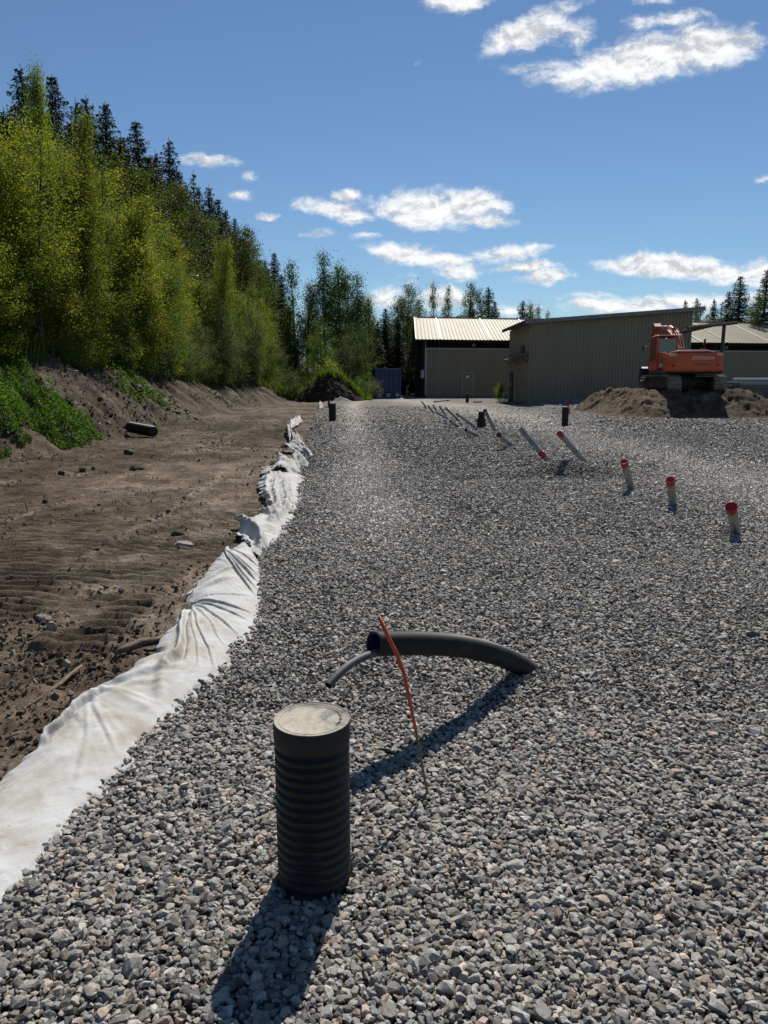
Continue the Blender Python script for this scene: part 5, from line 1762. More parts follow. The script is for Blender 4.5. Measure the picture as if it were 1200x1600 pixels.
class Tree:
    """mesh data of one tree kind: a trunk with limbs, and a crown; copies share it"""
    def __init__(s, h, trunk, crown):
        s.h = h; s.trunk = trunk; s.crown = crown


def leafy_kind(name, seed, h, R_, nleaf, leaf, base, mat, bark, elev0=0.95, elev1=0.6, h0=0.08, nb=46, shape='round', clump=0.22, bend=.12, var=.20, stems=1, gappy=0.35, shoots=0, droop=None):
    rng = np.random.default_rng(seed)
    if shape == 'round': prof = lambda f: R_ * (0.25 + 1.0 * math.sin(PI * min(1, max(0, (f - h0 * .5) / (1.02 - h0 * .5))) ** .8) ** .8)
    elif shape == 'cone': prof = lambda f: R_ * (0.12 + 1.05 * (1 - f) ** .75) * min(1, .35 + f * 3)
    else: prof = lambda f: R_ * (0.2 + 0.95 * (1 - abs(f - .42) / .6) ** .9 if abs(f - .42) < .6 else .2)
    mb = MB()
    brs = []
    for st in range(stems):
        lean = rng.normal(0, .10 if stems > 1 else .03, 2)
        off_ = rng.normal(0, .22, 2) if stems > 1 else np.zeros(2)
        hh = h * (1 if st == 0 else rng.uniform(.65, .95))
        ph = rng.uniform(0, 6)
        ax = lambda z: np.array([off_[0] + lean[0] * z + .04 * math.sin(z * .9 + ph) , off_[1] + lean[1] * z + .04 * math.cos(z * .7 + ph)])
        r0 = 0.012 * hh + .01
        zs = np.linspace(-0.4, hh * .985, 14)
        mb.tube([(ax(max(z, 0))[0], ax(max(z, 0))[1], z) for z in zs], [max(.006, r0 * (1 - .93 * max(z, 0) / hh)) for z in zs], 7)
        for br in branch_set(rng, hh, nb // stems, prof, lambda f: elev0 + (elev1 - elev0) * (1 - f), h0, bend):
            a = ax(br[0, 2]); br = br + np.array([a[0], a[1], 0])
            brs.append(br)
            ln = np.linalg.norm(br[-1] - br[0])
            mb.tube([tuple(p) for p in br[::2]], [max(.004, .007 * ln * (1 - .8 * k / 3) + .003) for k in range(len(br[::2]))], 4, cap=False)
    # clumps along the branches
    wts = np.array([np.linalg.norm(b_[-1] - b_[0]) + .25 for b_ in brs]); wts /= wts.sum()
    ncl = max(60, nleaf // 16)
    bi = rng.choice(len(brs), ncl, p=wts)
    tt = rng.uniform(.18, 1.04, ncl) ** .75
    cp = np.stack([[np.interp(t_, np.linspace(0, 1, 7), brs[i][:, k]) for k in range(3)] for i, t_ in zip(bi, tt)])
    keep = vn(cp[:, 0] * 1.1 + seed, cp[:, 2] * .9 + cp[:, 1] * 1.1, seed) > gappy * rng.uniform(.6, 1.2, ncl)
    cp = cp[keep]; ncl = len(cp)
    per = np.maximum(3, rng.poisson(nleaf / ncl, ncl))
    idx = np.repeat(np.arange(ncl), per)
    csz = clump * rng.uniform(.6, 1.4, ncl)
    pos = cp[idx] + rng.normal(0, 1, (len(idx), 3)) * csz[idx][:, None] * np.array([1, 1, 1.05 if droop is None else 1.5])
    if shoots:      # upright leafy shoots at the top
        for k in range(shoots):
            f = rng.uniform(.72, .99); az = rng.uniform(0, 2 * PI); r_ = prof(min(f, .9)) * rng.uniform(.1, .8)
            p0 = np.array([r_ * math.cos(az), r_ * math.sin(az), h * f * .95]); L_ = h * rng.uniform(.06, .13)
            q = p0 + np.array([rng.normal(0, .1), rng.normal(0, .1), L_])
            m_ = 40
            t_ = rng.random(m_)[:, None]
            pos = np.concatenate([pos, p0 + (q - p0) * t_ + rng.normal(0, .07, (m_, 3))])
            idx = np.concatenate([idx, np.full(m_, rng.integers(0, ncl))])
    pos[:, 2] = np.maximum(pos[:, 2], .15)
    tone = np.exp(rng.normal(0, .14, ncl))[idx]
    V, Fc = leaf_quads(pos, np.full(len(pos), leaf), rng, droop=droop)
    C = np.repeat(leaf_cols(len(pos), base, rng, var, tone), 4, 0)
    crown = np_mesh(name + '_crown', V, Fc, C); crown.materials.append(mat)
    tr = mb.build('trunk', bark); me = tr.data; bpy.data.objects.remove(tr)
    hz = float(np.percentile(pos[:, 2], 99.7))
    return Tree(hz, me, crown)


def spruce_kind(name, seed, h, R_, base, dens=1.0, sparse=False):
    rng = np.random.default_rng(seed)
    mb = MB()
    mb.tube([(0, 0, -0.5), (0, 0, h * .3), (0.03, 0, h * .7), (0, 0, h)], [.018 * h, .0135 * h, .006 * h, .012], 8)
    pos = []; dirs = []; sz = []
    z = h * .05
    while z < h * .985:
        f = z / h
        L0 = R_ * (1 - f) ** .72 * (0.75 if f < .12 else 1) + .10
        nb_ = rng.integers(5, 8) if L0 > .5 else 4
        a0 = rng.uniform(0, 6.28)
        for k in range(nb_):
            if rng.random() < (.42 if sparse else .10): continue
            az = a0 + 2 * PI * k / nb_ + rng.normal(0, .25)
            L_ = L0 * rng.uniform(.62, 1.15)
            el0 = -0.25 * (1 - f) + .35 * f
            n = max(5, int(L_ / .075 * dens))
            t_ = (np.arange(n) + rng.random(n)) / n
            rr = L_ * t_
            zz = z + L_ * (math.sin(el0) * t_ - .28 * t_ ** 2 + .22 * t_ ** 3)
            c = np.stack([rr * math.cos(az), rr * math.sin(az), zz], 1)
            mb.tube([tuple(c[0]), tuple(c[-1])], [.012 + .006 * L_, .004], 3, cap=False) if L_ > .5 and rng.random() < .6 else None
            m_ = 7
            side = np.array([-math.sin(az), math.cos(az), 0])
            for q in range(m_):
                w_ = rng.normal(0, 1, n) * .20 * L_ * (1 - t_ * .75) ** .8 * .8
                p = c + side[None] * w_[:, None] + np.stack([np.zeros(n)] * 2 + [-np.abs(rng.normal(0, .13, n)) - np.abs(w_) * .25], 1)
                pos.append(p)
                d = np.stack([np.full(n, math.cos(az)), np.full(n, math.sin(az)), np.full(n, -.55)], 1) + rng.normal(0, .45, (n, 3))
                dirs.append(d); sz.append(np.full(n, .17 + .02 * L_) * (1 - .35 * f))
        z += rng.uniform(.026, .038) * h * (1 - .45 * f) / (1.15 if not sparse else .9)
    pos = np.concatenate(pos); dirs = np.concatenate(dirs); sz = np.concatenate(sz)
    n = len(pos)
    a = dirs / np.linalg.norm(dirs, axis=1)[:, None]
    b_ = rng.normal(size=(n, 3)); b_ -= a * (b_ * a).sum(1)[:, None]; b_ /= np.linalg.norm(b_, axis=1)[:, None]
    s_ = (sz * np.exp(rng.normal(0, .3, n)))[:, None]
    A = a * s_ * .6; B = b_ * s_ * .16
    V = np.stack([pos - A, pos + B, pos + A, pos - B], 1).reshape(-1, 3)
    C = np.repeat(leaf_cols(n, base, rng, .35), 4, 0)
    crown = np_mesh(name + '_crown', V, np.arange(n * 4).reshape(-1, 4), C); crown.materials.append(M['needles'])
    tr = mb.build('trunk', M['bark']); me = tr.data; bpy.data.objects.remove(tr)
    return Tree(h, me, crown)


YEL = (0.150, 0.178, 0.030); YEL2 = (0.168, 0.182, 0.028)
GRN = (0.075, 0.100, 0.022); DGR = (0.055, 0.068, 0.022); BIR = (0.074, 0.110, 0.030); SIL = (0.10, 0.125, 0.065)
KIND = {
    'young': [leafy_kind('young_a', 1, 9.0, 1.75, 21000, .068, YEL, M['yellow_leaf'], M['bark'], 1.0, .75, .06, 70, 'cone', .20, .05, shoots=9, gappy=.26),
              leafy_kind('young_b', 2, 9.0, 1.9, 20000, .072, YEL2, M['yellow_leaf'], M['bark'], .9, .65, .05, 60, 'round', .22, .06, stems=2, shoots=9, gappy=.26),
              leafy_kind('young_c', 3, 9.0, 1.6, 20000, .068, (0.118, 0.145, 0.024), M['yellow_leaf'], M['bark'], 1.05, .8, .06, 66, 'cone', .20, .05, shoots=10, gappy=.28),
              leafy_kind('young_d', 4, 9.0, 1.75, 22000, .068, (0.100, 0.145, 0.028), M['yellow_leaf'], M['bark'], .9, .6, .05, 66, 'round', .22, .06, stems=3, shoots=12, gappy=.24)],
    'green': [leafy_kind('green_a', 11, 12.0, 2.3, 15000, .115, GRN, M['green_leaf'], M['bark'], .8, .45, .10, 64, 'round', .28, .10, gappy=.32),
              leafy_kind('green_b', 12, 12.0, 2.0, 14000, .115, GRN, M['green_leaf'], M['bark'], .9, .5, .12, 60, 'col', .26, .10, gappy=.34),
              leafy_kind('green_c', 13, 12.0, 2.4, 15000, .115, DGR, M['green_leaf'], M['bark'], .8, .5, .10, 64, 'round', .30, .10, gappy=.32)],
    'birch': [leafy_kind('birch_a', 21, 14.0, 1.9, 13000, .13, BIR, M['green_leaf'], M['birch_bark'], .95, .35, .14, 80, 'cone', .30, .34, gappy=.26, droop=np.array([0, 0, -.8])),
              leafy_kind('birch_b', 22, 14.0, 1.5, 7000, .13, BIR, M['green_leaf'], M['birch_bark'], 1.0, .4, .16, 64, 'cone', .26, .36, gappy=.36, droop=np.array([0, 0, -.8])),
              leafy_kind('birch_c', 23, 14.0, 2.1, 14000, .13, (0.052, 0.080, 0.022), M['green_leaf'], M['birch_bark'], .9, .4, .12, 80, 'cone', .30, .30, gappy=.24, droop=np.array([0, 0, -.8]))],
    'spruce': [spruce_kind('spruce_a', 31, 15.0, 2.5, (0.020, 0.034, 0.016)), spruce_kind('spruce_b', 32, 15.0, 2.1, (0.022, 0.035, 0.018)),
               spruce_kind('spruce_c', 33, 15.0, 2.9, (0.018, 0.031, 0.015)), spruce_kind('spruce_thin', 34, 15.0, 1.35, (0.030, 0.036, 0.018), 1.0, True)],
    'shrub': [leafy_kind('shrub_a', 41, 2.6, 1.1, 3600, .075, (0.085, 0.135, 0.030), M['green_leaf'], M['bark'], .9, .5, .02, 40, 'round', .17, .1, stems=3, gappy=.25),
              leafy_kind('shrub_b', 42, 2.6, 1.2, 3600, .075, SIL, M['silver_leaf'], M['bark'], .9, .5, .02, 40, 'round', .18, .1, stems=3, gappy=.28),
              leafy_kind('shrub_c', 43, 2.6, 1.0, 3400, .075, YEL, M['yellow_leaf'], M['bark'], 1.0, .7, .02, 40, 'col', .16, .06, stems=3, gappy=.28)],
    'willow': [leafy_kind('willow_a', 51, 6.0, 1.9, 8500, .085, SIL, M['silver_leaf'], M['bark'], .9, .5, .03, 56, 'round', .24, .1, stems=3, gappy=.34),
               leafy_kind('willow_b', 52, 6.0, 1.7, 8000, .085, (0.075, 0.105, 0.045), M['silver_leaf'], M['bark'], .95, .55, .03, 56, 'round', .22, .1, stems=3, gappy=.36)],
}
NAMES = {'young': ('young_tree', 'tree'), 'green': ('leafy_tree', 'tree'), 'birch': ('birch_tree', 'tree'), 'spruce': ('spruce_tree', 'tree'), 'shrub': ('shrub', 'shrub'), 'willow': ('willow_tree', 'tree')}


def plant(kind, var, x, y, z, h, label, group, rz=0.0, fat=1.0):
    k = KIND[kind][var % len(KIND[kind])]
    nm, cat = NAMES[kind]
    t = bpy.data.objects.new(nm, None); COL.objects.link(t)
    t.location = (x, y, z); s = h / k.h
    fat *= {'spruce': 1.4, 'young': 1.3, 'birch': 1.5, 'green': 1.1}.get(kind, 1.0)
    t.scale = (s * fat, s * fat, s); t.rotation_euler = (0, 0, rz)
    tag(t, label, cat, group)
    link('trunk', k.trunk, None, t); link('crown', k.crown, None, t)
    return t


def bank_y(u, xoff):
    """distance at which direction u meets the line 3.4 m behind the foot of the bank"""
    y = 25.0
    for _ in range(12):
        x = foot(y) - 2.9 - xoff
        y = max(9.0, min(95.0, x * F / (u - 600) * 0.985))
    return float(y)


def tree_at(kind, var, u, vtop, Y, label, group=None, fat=1.0, rz=None, zg=None):
    if zg is None and u < 500:
        Y = max(Y, bank_y(u, 0.2) if u < 440 else 72)
    tp = P(u, vtop, Y)
    z = ground_z(tp.x, min(Y, 110)) if zg is None else zg
    if zg is None and tp.x > edge(min(Y, 90)): z = -0.05
    return plant(kind, var, tp.x, Y, z - .05, max(1.0, tp.z - z), label, group, RNG.uniform(0, 6.28) if rz is None else rz, fat)


# --- spruces that break the skyline on the left, from the left edge to the right
for (u, v, Y, var, fat, lab) in (
        (32, 98, 40, 0, .95, 'tallest dark spruce, first at the left edge of the skyline'),
        (80, 113, 43, 2, .85, 'dark spruce second on the skyline, just behind the tall pale leafy shoot'),
        (5, 165, 38, 1, .9, 'dark spruce half hidden at the very left edge of the picture'),
        (117, 150, 50, 1, .9, 'narrow dark spruce third on the left skyline, lower than its left neighbour'),
        (134, 146, 53, 0, .9, 'dark spruce fourth on the left skyline, close to the narrow third one'),
        (164, 157, 55, 2, .9, 'broad dark spruce fifth on the left skyline'),
        (212, 185, 60, 2, .85, 'broad pointed dark spruce standing free against the sky, sixth on the skyline'),
        (188, 205, 58, 1, 1.0, 'lower dark spruce between the fifth and the sixth on the skyline'),
        (242, 232, 64, 1, .9, 'small slim spruce between the two large pointed ones'),
        (263, 213, 68, 0, .85, 'tall slim spruce to the right of the broad pointed one, ragged right side'),
        (280, 262, 74, 1, .9, 'dark spruce half hidden right of the tall ragged one'),
        (302, 264, 78, 3, .9, 'sparse thin spruce with bare stem left of the small clouds'),
        (310, 287, 80, 1, .85, 'dense dark spruce right behind the sparse thin one'),
        (326, 287, 84, 0, .8, 'pointed spruce below the lower small cloud on the skyline'),
        (341, 308, 88, 2, .8, 'low broad spruce right of the one under the small cloud'),
        (352, 323, 92, 1, .8, 'small spruce top before the treeline turns leafy'),
        (366, 336, 96, 0, .7, 'last dark spruce tip above the leafy hillside trees'),
        (428, 393, 92, 2, .85, 'dark spruce with straight right edge between the leafy trees left of centre'),
        (414, 402, 94, 0, .8, 'dark spruce tucked behind the one with the straight edge'),
        (440, 425, 88, 1, .9, 'lower dark spruce right of the one with the straight edge')):
    tree_at('spruce', var, u, v, Y, lab, 'spruces on the left hillside', fat)

# --- second rank: greener trees on the slope
for (u, v, Y, var, fat, lab) in (
        (216, 262, 46, 0, .95, 'mid green round leafy tree in front of the broad pointed spruce'),
        (246, 285, 50, 2, .95, 'mid green leafy tree right of the round one, under the tall slim spruce'),
        (276, 292, 54, 1, 1.0, 'green leafy tree standing below the sparse thin spruce'),
        (323, 338, 66, 0, .9, 'olive green leafy tree on the slope below the last spruces'),
        (362, 350, 70, 2, .9, 'broad green tree where the skyline drops towards the centre'),
        (384, 358, 74, 1, .9, 'upright green tree on the falling skyline'),
        (404, 383, 76, 0, .9, 'green tree just left of the dark spruce with the straight edge'),
        (150, 300, 44, 2, 1.0, 'dark green tree behind the tall pale leafy shoot'),
        (105, 270, 40, 1, 1.0, 'green tree under the third spruce'),
        (20, 240, 36, 0, 1.0, 'green tree at the left edge under the tallest spruce')):
    tree_at('green', var, u, v, Y, lab, 'leafy trees on the left hillside', fat)

# --- front rank of young yellow green trees along the top of the bank
SKY_U = [-160, -60, 0, 30, 60, 85, 104, 128, 156, 177, 203, 229, 260, 284, 310, 345, 420]
SKY_V = [160, 200, 205, 220, 195, 195, 205, 240, 290, 320, 318, 358, 398, 430, 425, 440, 480]


front = [(60, 100, 1.2, 0, .40, 'tall pale leafy tree whose single shoot rises in front of the dark spruces'),
         (8, 196, 1.4, 1, 1.0, 'yellow green young tree at the left edge of the bank'),
         (108, 178, 1.2, 2, .65, 'upright yellow green young tree right of the tall pale shoot'),
         (84, 190, 2.2, 1, .9, 'yellow green young tree just right behind the tall pale shoot'),
         (152, 262, 0.8, 3, .85, 'yellow green young tree ending in a small peak, under the fifth spruce'),
         (190, 308, 0.7, 2, 1.0, 'bright yellow green young tree at the middle of the bank'),
         (205, 325, 0.5, 0, .9, 'narrow yellow green young tree beside the bright one'),
         (232, 356, 0.6, 3, 1.0, 'broad yellow green young tree at the right end of the dense front row'),
         (262, 400, 0.6, 1, .9, 'rounded yellow green young tree with a street lamp above it'),
         (333, 374, 1.2, 2, .8, 'slim yellow green tree standing before the green slope trees'),
         (268, 368, 1.6, 0, .8, 'upright yellow green tree left of the slim one'),
         (352, 414, 1.0, 3, .8, 'bushy yellow green tree right of the slim one')]
for (u, v, xo, var, fat, lab) in front:
    tree_at('young', var, u, v, bank_y(u, xo), lab, 'young trees along the bank', fat)
k = 0
for xo, dv, du in ((0.7, 110, 24), (1.5, 55, 22), (2.4, 22, 22), (3.3, 10, 24)):
    for u in np.arange(-230, 330, du):
        uu = u + RNG.uniform(-8, 8)
        vtop = float(np.interp(uu, SKY_U, SKY_V)) + dv * (1.0 if uu < 200 else .55) + RNG.uniform(-8, 40)
        if abs(uu - 60) < 30: vtop += 30
        tree_at('young', int(RNG.integers(0, 4)), uu, vtop, bank_y(uu, xo), 'yellow green young tree within the dense thicket on top of the bank', 'thicket of young trees on top of the bank', RNG.uniform(.85, 1.4))
# --- deep fill on the slope behind (seen through the gaps)
for xo, du, ps in ((6.5, 24, .8), (9.5, 22, .9), (14, 22, 1.0)):
    for u in np.arange(-200, 445, du):
        uu = u + RNG.uniform(-8, 8)
        vtop = float(np.interp(uu, [-200, 0, 117, 212, 300, 366, 420, 445], [110, 150, 178, 222, 292, 352, 415, 450])) + RNG.uniform(0, 45) + (45 if ps < .5 else 0)
        kd = 'spruce' if RNG.random() < ps else 'green'
        tree_at(kd, int(RNG.integers(0, 3)), uu, vtop, bank_y(uu, xo), 'dark spruce deep in the wood behind the thicket' if kd == 'spruce' else 'green leafy tree deep in the wood behind the thicket', 'wood on the slope behind the thicket', RNG.uniform(.9, 1.1))

# --- trees around the end of the strip, left of the hall
for (kd, u, v, Y, var, fat, lab) in (
        ('birch', 460, 408, 74, 1, .95, 'slender airy birch standing alone against the sky left of the tall birch group'),
        ('birch', 476, 440, 76, 0, .9, 'lower birch right behind the slender airy one'),
        ('birch', 506, 394, 76, 2, .85, 'tallest birch of the group left of the hall'),
        ('birch', 531, 409, 78, 0, .85, 'second birch of the tall group, close right of the tallest'),
        ('birch', 545, 425, 80, 1, .9, 'narrow birch between the second and the last of the tall group'),
        ('birch', 560, 428, 80, 2, .8, 'rightmost full birch of the tall group'),
        ('birch', 577, 462, 82, 0, .75, 'lowest birch at the right end of the tall group'),
        ('green', 520, 440, 84, 2, .9, 'dark green tree filling the gap behind the tall birches'),
        ('green', 490, 470, 82, 1, .9, 'dark green tree behind the slender birch and the tallest birch'),
        ('green', 555, 470, 86, 0, .9, 'dark green tree behind the right end of the tall birch group'),
        ('young', 392, 440, 52, 3, .9, 'yellow green tree low on the bank under the falling skyline'),
        ('young', 415, 468, 58, 1, .9, 'yellow green tree below the street lamp left of centre'),
        ('young', 442, 480, 60, 2, 1.0, 'golden green bushy tree in front of the slender birch'),
        ('young', 500, 498, 66, 3, .9, 'golden green low tree at the foot of the tallest birch'),
        ('willow', 545, 505, 68, 0, .9, 'pale grey green willow at the foot of the tall birches'),
        ('willow', 572, 500, 70, 1, .8, 'grey green willow beside the blue container'),
        ('willow', 470, 520, 62, 1, .9, 'grey green willow left of the dark soil heap'),
        ('willow', 380, 462, 44, 0, .9, 'dark silvery willow on the bank where it narrows'),
        ('willow', 345, 450, 38, 1, .9, 'silvery green willow halfway along the bank')):
    tree_at(kd, var, u, v, Y, lab, None, fat)

# --- trees behind the hall
for (kd, u, v, Y, var, fat, lab) in (
        ('spruce', 602, 480, 84, 2, 1.0, 'dark spruce right behind the blue container'),
        ('spruce', 622, 490, 82, 0, 1.1, 'dark low spruce at the left gable of the hall'),
        ('spruce', 590, 500, 80, 1, 1.1, 'dark spruce filling the corner left of the container'),
        ('green', 634, 441, 90, 0, .85, 'tall bushy green tree rising over the left end of the hall roof'),
        ('green', 614, 462, 92, 2, .9, 'green tree left of the tall bushy one over the hall'),
        ('green', 655, 468, 92, 1, .8, 'olive green tree right of the tall bushy one over the hall'),
        ('birch', 683, 441, 94, 1, .62, 'first of two thin birches above the hall roof'),
        ('birch', 707, 446, 94, 1, .58, 'second of two thin birches above the hall roof, the lower one'),
        ('green', 695, 478, 96, 1, .8, 'low green tree between the two thin birches'),
        ('green', 736, 443, 92, 1, .7, 'upright green tree above the middle of the hall roof'),
        ('green', 750, 452, 93, 2, .7, 'dark green tree close right of the upright one over the hall'),
        ('spruce', 764, 445, 96, 0, 1.05, 'dark spruce at the right end of the group above the hall roof'),
        ('spruce', 774, 470, 97, 2, .8, 'lower dark spruce at the edge of the group above the hall roof'),
        ('spruce', 817, 467, 104, 0, 1.1, 'single small spruce above the left corner of the barn roof'),
        ('birch', 829, 473, 104, 0, .6, 'slim birch beside the single spruce above the barn roof'),
        ('birch', 840, 478, 106, 2, .6, 'low feathery birch at the right of the single spruce'),
        ('birch', 852, 486, 108, 1, .6, 'lowest birch tip before the barn roof rises'),
        ('spruce', 1072, 466, 108, 1, .9, 'small spruce tip just right of the barn roof end'),
        ('spruce', 1090, 463, 108, 0, .8, 'second small spruce right of the barn roof end'),
        ('green', 1100, 476, 100, 0, .9, 'bright green round tree above the hall roof at right'),
        ('spruce', 1117, 464, 106, 1, .9, 'narrow spruce right of the bright green tree'),
        ('spruce', 1129, 468, 107, 3, 1.1, 'thin ragged spruce left of the large dark one'),
        ('spruce', 1158, 429, 94, 2, 1.0, 'large dark spruce above the hall at the right'),
        ('spruce', 1140, 452, 97, 0, .9, 'dark spruce on the left shoulder of the large dark one'),
        ('spruce', 1200, 417, 88, 0, 1.0, 'tallest dark spruce at the right edge of the picture'),
        ('green', 1186, 462, 86, 1, .8, 'green leafy tree in front of the dark spruces at the right edge'),
        ('spruce', 1240, 425, 90, 2, 1.0, 'dark spruce just outside the right edge'),
        ('green', 1270, 450, 86, 0, .9, 'leafy tree just outside the right edge')):
    if u > 1225: continue
    tree_at(kd, var, u, v, Y, lab, None, fat, zg=-0.1)
for u in np.arange(560, 1240, 15):
    uu = u + RNG.uniform(-8, 8)
    if uu > 845 and uu < 1060: vt = 505
    else: vt = 492
    kd = 'spruce' if RNG.random() < .5 else 'green'
    tree_at(kd, int(RNG.integers(0, 3)), uu, vt + RNG.uniform(-4, 16), 112 + RNG.uniform(0, 8), 'far tree of the low wood behind the hall', 'low wood behind the hall', 1.5, zg=-.1)

# --- shrubs on the bank and in the yard
for (u, v, xo, var, fat) in [(u, float(np.interp(u, [0, 150, 250, 350, 450], [490, 505, 520, 542, 556])) + RNG.uniform(-10, 22), RNG.uniform(-.95, -.05), int(RNG.integers(0, 3)), RNG.uniform(1.0, 1.35)) for u in list(np.arange(90, 470, 12))]:
    tree_at('shrub', var, u, v, bank_y(u, xo), 'leafy shrub in the undergrowth at the top edge of the bank', 'shrubs along the top edge of the bank', fat)
for u, v, var in ((150, 500, 1), (185, 492, 0), (215, 505, 1), (250, 498, 0), (285, 500, 0), (312, 488, 1), (338, 495, 0), (362, 500, 1), (385, 510, 0), (408, 522, 1), (428, 530, 0), (448, 540, 1)):
    tree_at('willow', var, u, v, bank_y(u, RNG.uniform(-.3, .2)), 'bushy grey green willow rising from the undergrowth in front of the young trees', 'bushy willows along the crest of the bank', 1.25)
for (x, y, h_, var, lab) in ((-7.6, 61.5, 2.6, 1, 'grey green shrub leaning over the left side of the dark soil heap'), (-1.9, 62.5, 2.2, 0, 'green shrub growing right behind the dark soil heap'),
                             (-4.6, 63.5, 3.0, 2, 'yellow green shrub showing over the top of the dark soil heap'), (-0.9, 64.5, 2.0, 1, 'low pale shrub between the soil heap and the blue container'), (-6.1, 62.6, 2.8, 0, 'bushy green shrub behind the left shoulder of the soil heap')):
    plant('shrub', var, x, y, ground_z(x, y) - .05, h_, lab, None, x, 1.25)
p = G(779, 629, 0)
plant('shrub', 2, p.x, p.y, -.05, 1.45, 'small yellow green shrub growing at the corner of the barn', None, .4, 1.0)
p = G(792, 631, 0)
plant('shrub', 0, p.x - .1, p.y, -.05, 0.75, 'low green shrub nearest the barn door', None, 1.4, 1.1)


# --- ground cover: grass and weeds
def grass_patch(name, xs, ys, zs, hh, base, label, seed, blades=1, wid=.018):
    rng = np.random.default_rng(seed)
    n = len(xs)
    az = rng.uniform(0, 2 * PI, n); ln = rng.uniform(.05, .5, n)
    h = hh * np.exp(rng.normal(0, .3, n))
    dx_ = np.cos(az); dy_ = np.sin(az); wx = -dy_ * wid; wy = dx_ * wid
    b0 = np.stack([xs - wx, ys - wy, zs - .03], 1); b1 = np.stack([xs + wx, ys + wy, zs - .03], 1)
    m0 = np.stack([xs + dx_ * h * ln * .35 + wx * .8, ys + dy_ * h * ln * .35 + wy * .8, zs + h * .6], 1)
    m1 = np.stack([xs + dx_ * h * ln * .35 - wx * .8, ys + dy_ * h * ln * .35 - wy * .8, zs + h * .6], 1)
    tp = np.stack([xs + dx_ * h * ln, ys + dy_ * h * ln, zs + h * (1 - .25 * ln)], 1)
    V = np.stack([b0, b1, m0, m1, tp, tp + 1e-4], 1).reshape(-1, 3)
    i = np.arange(n)[:, None] * 6
    Fc = np.concatenate([i + np.array([[0, 1, 2, 3]]), i + np.array([[3, 2, 5, 4]])])
    C = np.repeat(leaf_cols(n, base, rng, .3), 6, 0)
    o = link(name, np_mesh(name, V, Fc, C), M['grass'])
    tag(o, label, 'grass', None, 'stuff')
    return o


rng = np.random.default_rng(77)
n = 60000
Y_ = 12 * (82 / 12) ** rng.random(n)
X_ = foot(Y_) - 2.55 - rng.exponential(1.5, n)
keep = fbm(X_ * .8, Y_ * .5, 3, 303) > -.3 + .5 * (X_ > foot(Y_) - 2.9)
X_, Y_ = X_[keep], Y_[keep]
grass_patch('grass', X_, Y_, soil_h(X_, Y_), .55, (0.075, 0.110, 0.022), 'tall green grass along the top edge of the earth bank', 5, wid=.022)
n = 42000
X_ = rng.uniform(-11, 1.0, n); Y_ = rng.uniform(58.5, 76, n)
hz = soil_h(X_, Y_)
onheap = 2.05 * np.clip(1 - ((np.abs(X_ + 4.35) / 2.8) ** 1.7 + (np.abs(Y_ - 59.6) / 2.6) ** 2.0), -0.1, 1)
hz = np.maximum(hz, onheap * (Y_ > 58.9))
keep = (hz > .35) & (fbm(X_ * 1.1, Y_ * .8, 3, 311) > -.15) | ((Y_ > 60) & (X_ < 0.2) & (rng.random(n) < .5) & (X_ < -1.0))
X_, Y_, hz = X_[keep], Y_[keep], hz[keep]
grass_patch('grass', X_, Y_, hz - .05, .5, (0.070, 0.105, 0.022), 'green grass on the slope behind the dark soil heap', 6, wid=.03)


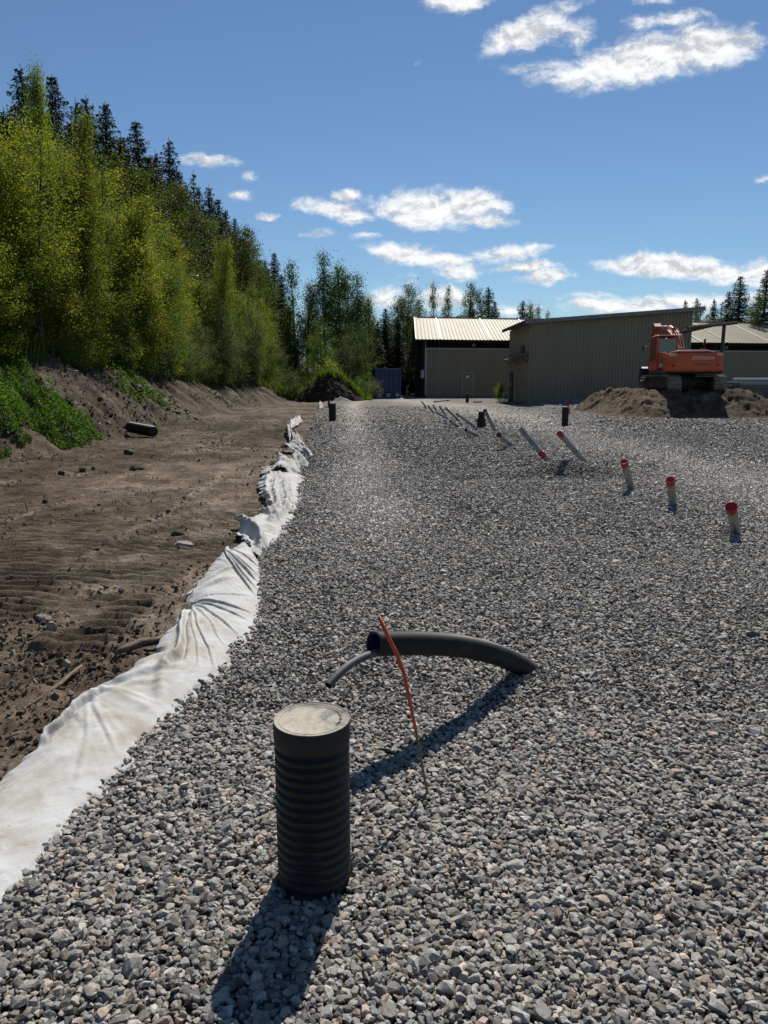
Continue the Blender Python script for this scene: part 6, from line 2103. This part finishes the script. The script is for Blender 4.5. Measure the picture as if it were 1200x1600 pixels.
def weeds(name, n, xy, size, base, label, seed, hmax):
    rng = np.random.default_rng(seed)
    x, y, amp = xy
    z = soil_h(x, y)
    pos = np.stack([x, y, z + hmax * amp * (0.35 + 1.1 * vn(x * 5, y * 5, seed + 9)) * rng.random(len(x)) ** .8 + 0.02], 1)
    V, Fc = leaf_quads(pos, np.full(len(x), size), rng, flat=.55, aspect=.6)
    tone = np.exp(.5 * fbm(x * 2.0, y * 2.0, 3, seed))
    C = np.repeat(leaf_cols(len(x), base, rng, .3, tone), 4, 0)
    o = link(name, np_mesh(name, V, Fc, C), M['green_leaf'])
    tag(o, label, 'weeds', None, 'stuff')


def patch_points(n, rng, y0, y1, t0, t1, thr, seed, cy=None, sy=3.0):
    y = rng.uniform(y0, y1, n); tt = rng.uniform(t0, t1, n)
    x = foot(y) - tt * 2.9
    e = np.clip(1 - np.abs(2 * (y - y0) / (y1 - y0) - 1) ** 3, 0, 1) * np.clip(1 - np.abs(2 * (tt - t0) / (t1 - t0) - 1) ** 4, 0, 1)
    d = fbm(x * 1.6, y * 1.1, 4, seed, .62) + e * .7
    k = d > thr
    return x[k], y[k], np.clip((d[k] - thr) * 1.6, .15, 1)


rng = np.random.default_rng(88)
weeds('weeds', 0, patch_points(60000, rng, 13.2, 21.5, -.05, .95, .38, 400), .060, (0.050, 0.100, 0.014), 'bright green nettle patch on the near part of the earth bank', 401, .62)
weeds('weeds', 0, patch_points(14000, rng, 25, 33, .2, .95, .55, 410), .085, (0.062, 0.105, 0.020), 'thin green weeds in the middle of the earth bank', 411, .4)
weeds('weeds', 0, patch_points(16000, rng, 9.5, 14.0, -.05, .5, .55, 420), .075, (0.12, 0.15, 0.03), 'yellow green weeds at the left end of the bank foot', 421, .4)
weeds('weeds', 0, patch_points(30000, rng, 16, 70, .8, 1.35, .40, 430), .10, (0.062, 0.10, 0.02), 'low green weeds along the crest of the bank', 431, .45)

# --- two street lamps that show between the trees
for (u, v, Y, lab) in ((282, 432, 47, 'grey street lamp head showing among the young trees on the bank'), (432, 475, 84, 'grey street lamp head showing among the trees near the dark spruce')):
    tp = P(u, v, Y); z = ground_z(tp.x, Y)
    t = empty('street_lamp', (tp.x, Y, z))
    tag(t, lab, 'lamp')
    hh = tp.z - z
    b = MB(); b.tube([(0, 0, -.3), (0, 0, hh * .6), (0, 0, hh - .25), (0.15, -.05, hh - .05), (.5, -.1, hh)], [.07, .06, .05, .04, .035], 10); b.build('pole', M['grey_steel'], t)
    b = MB(); b.bbox((.75, -.12, hh), (.75, .24, .11), .04); b.build('lamp_head', M['trim'], t)
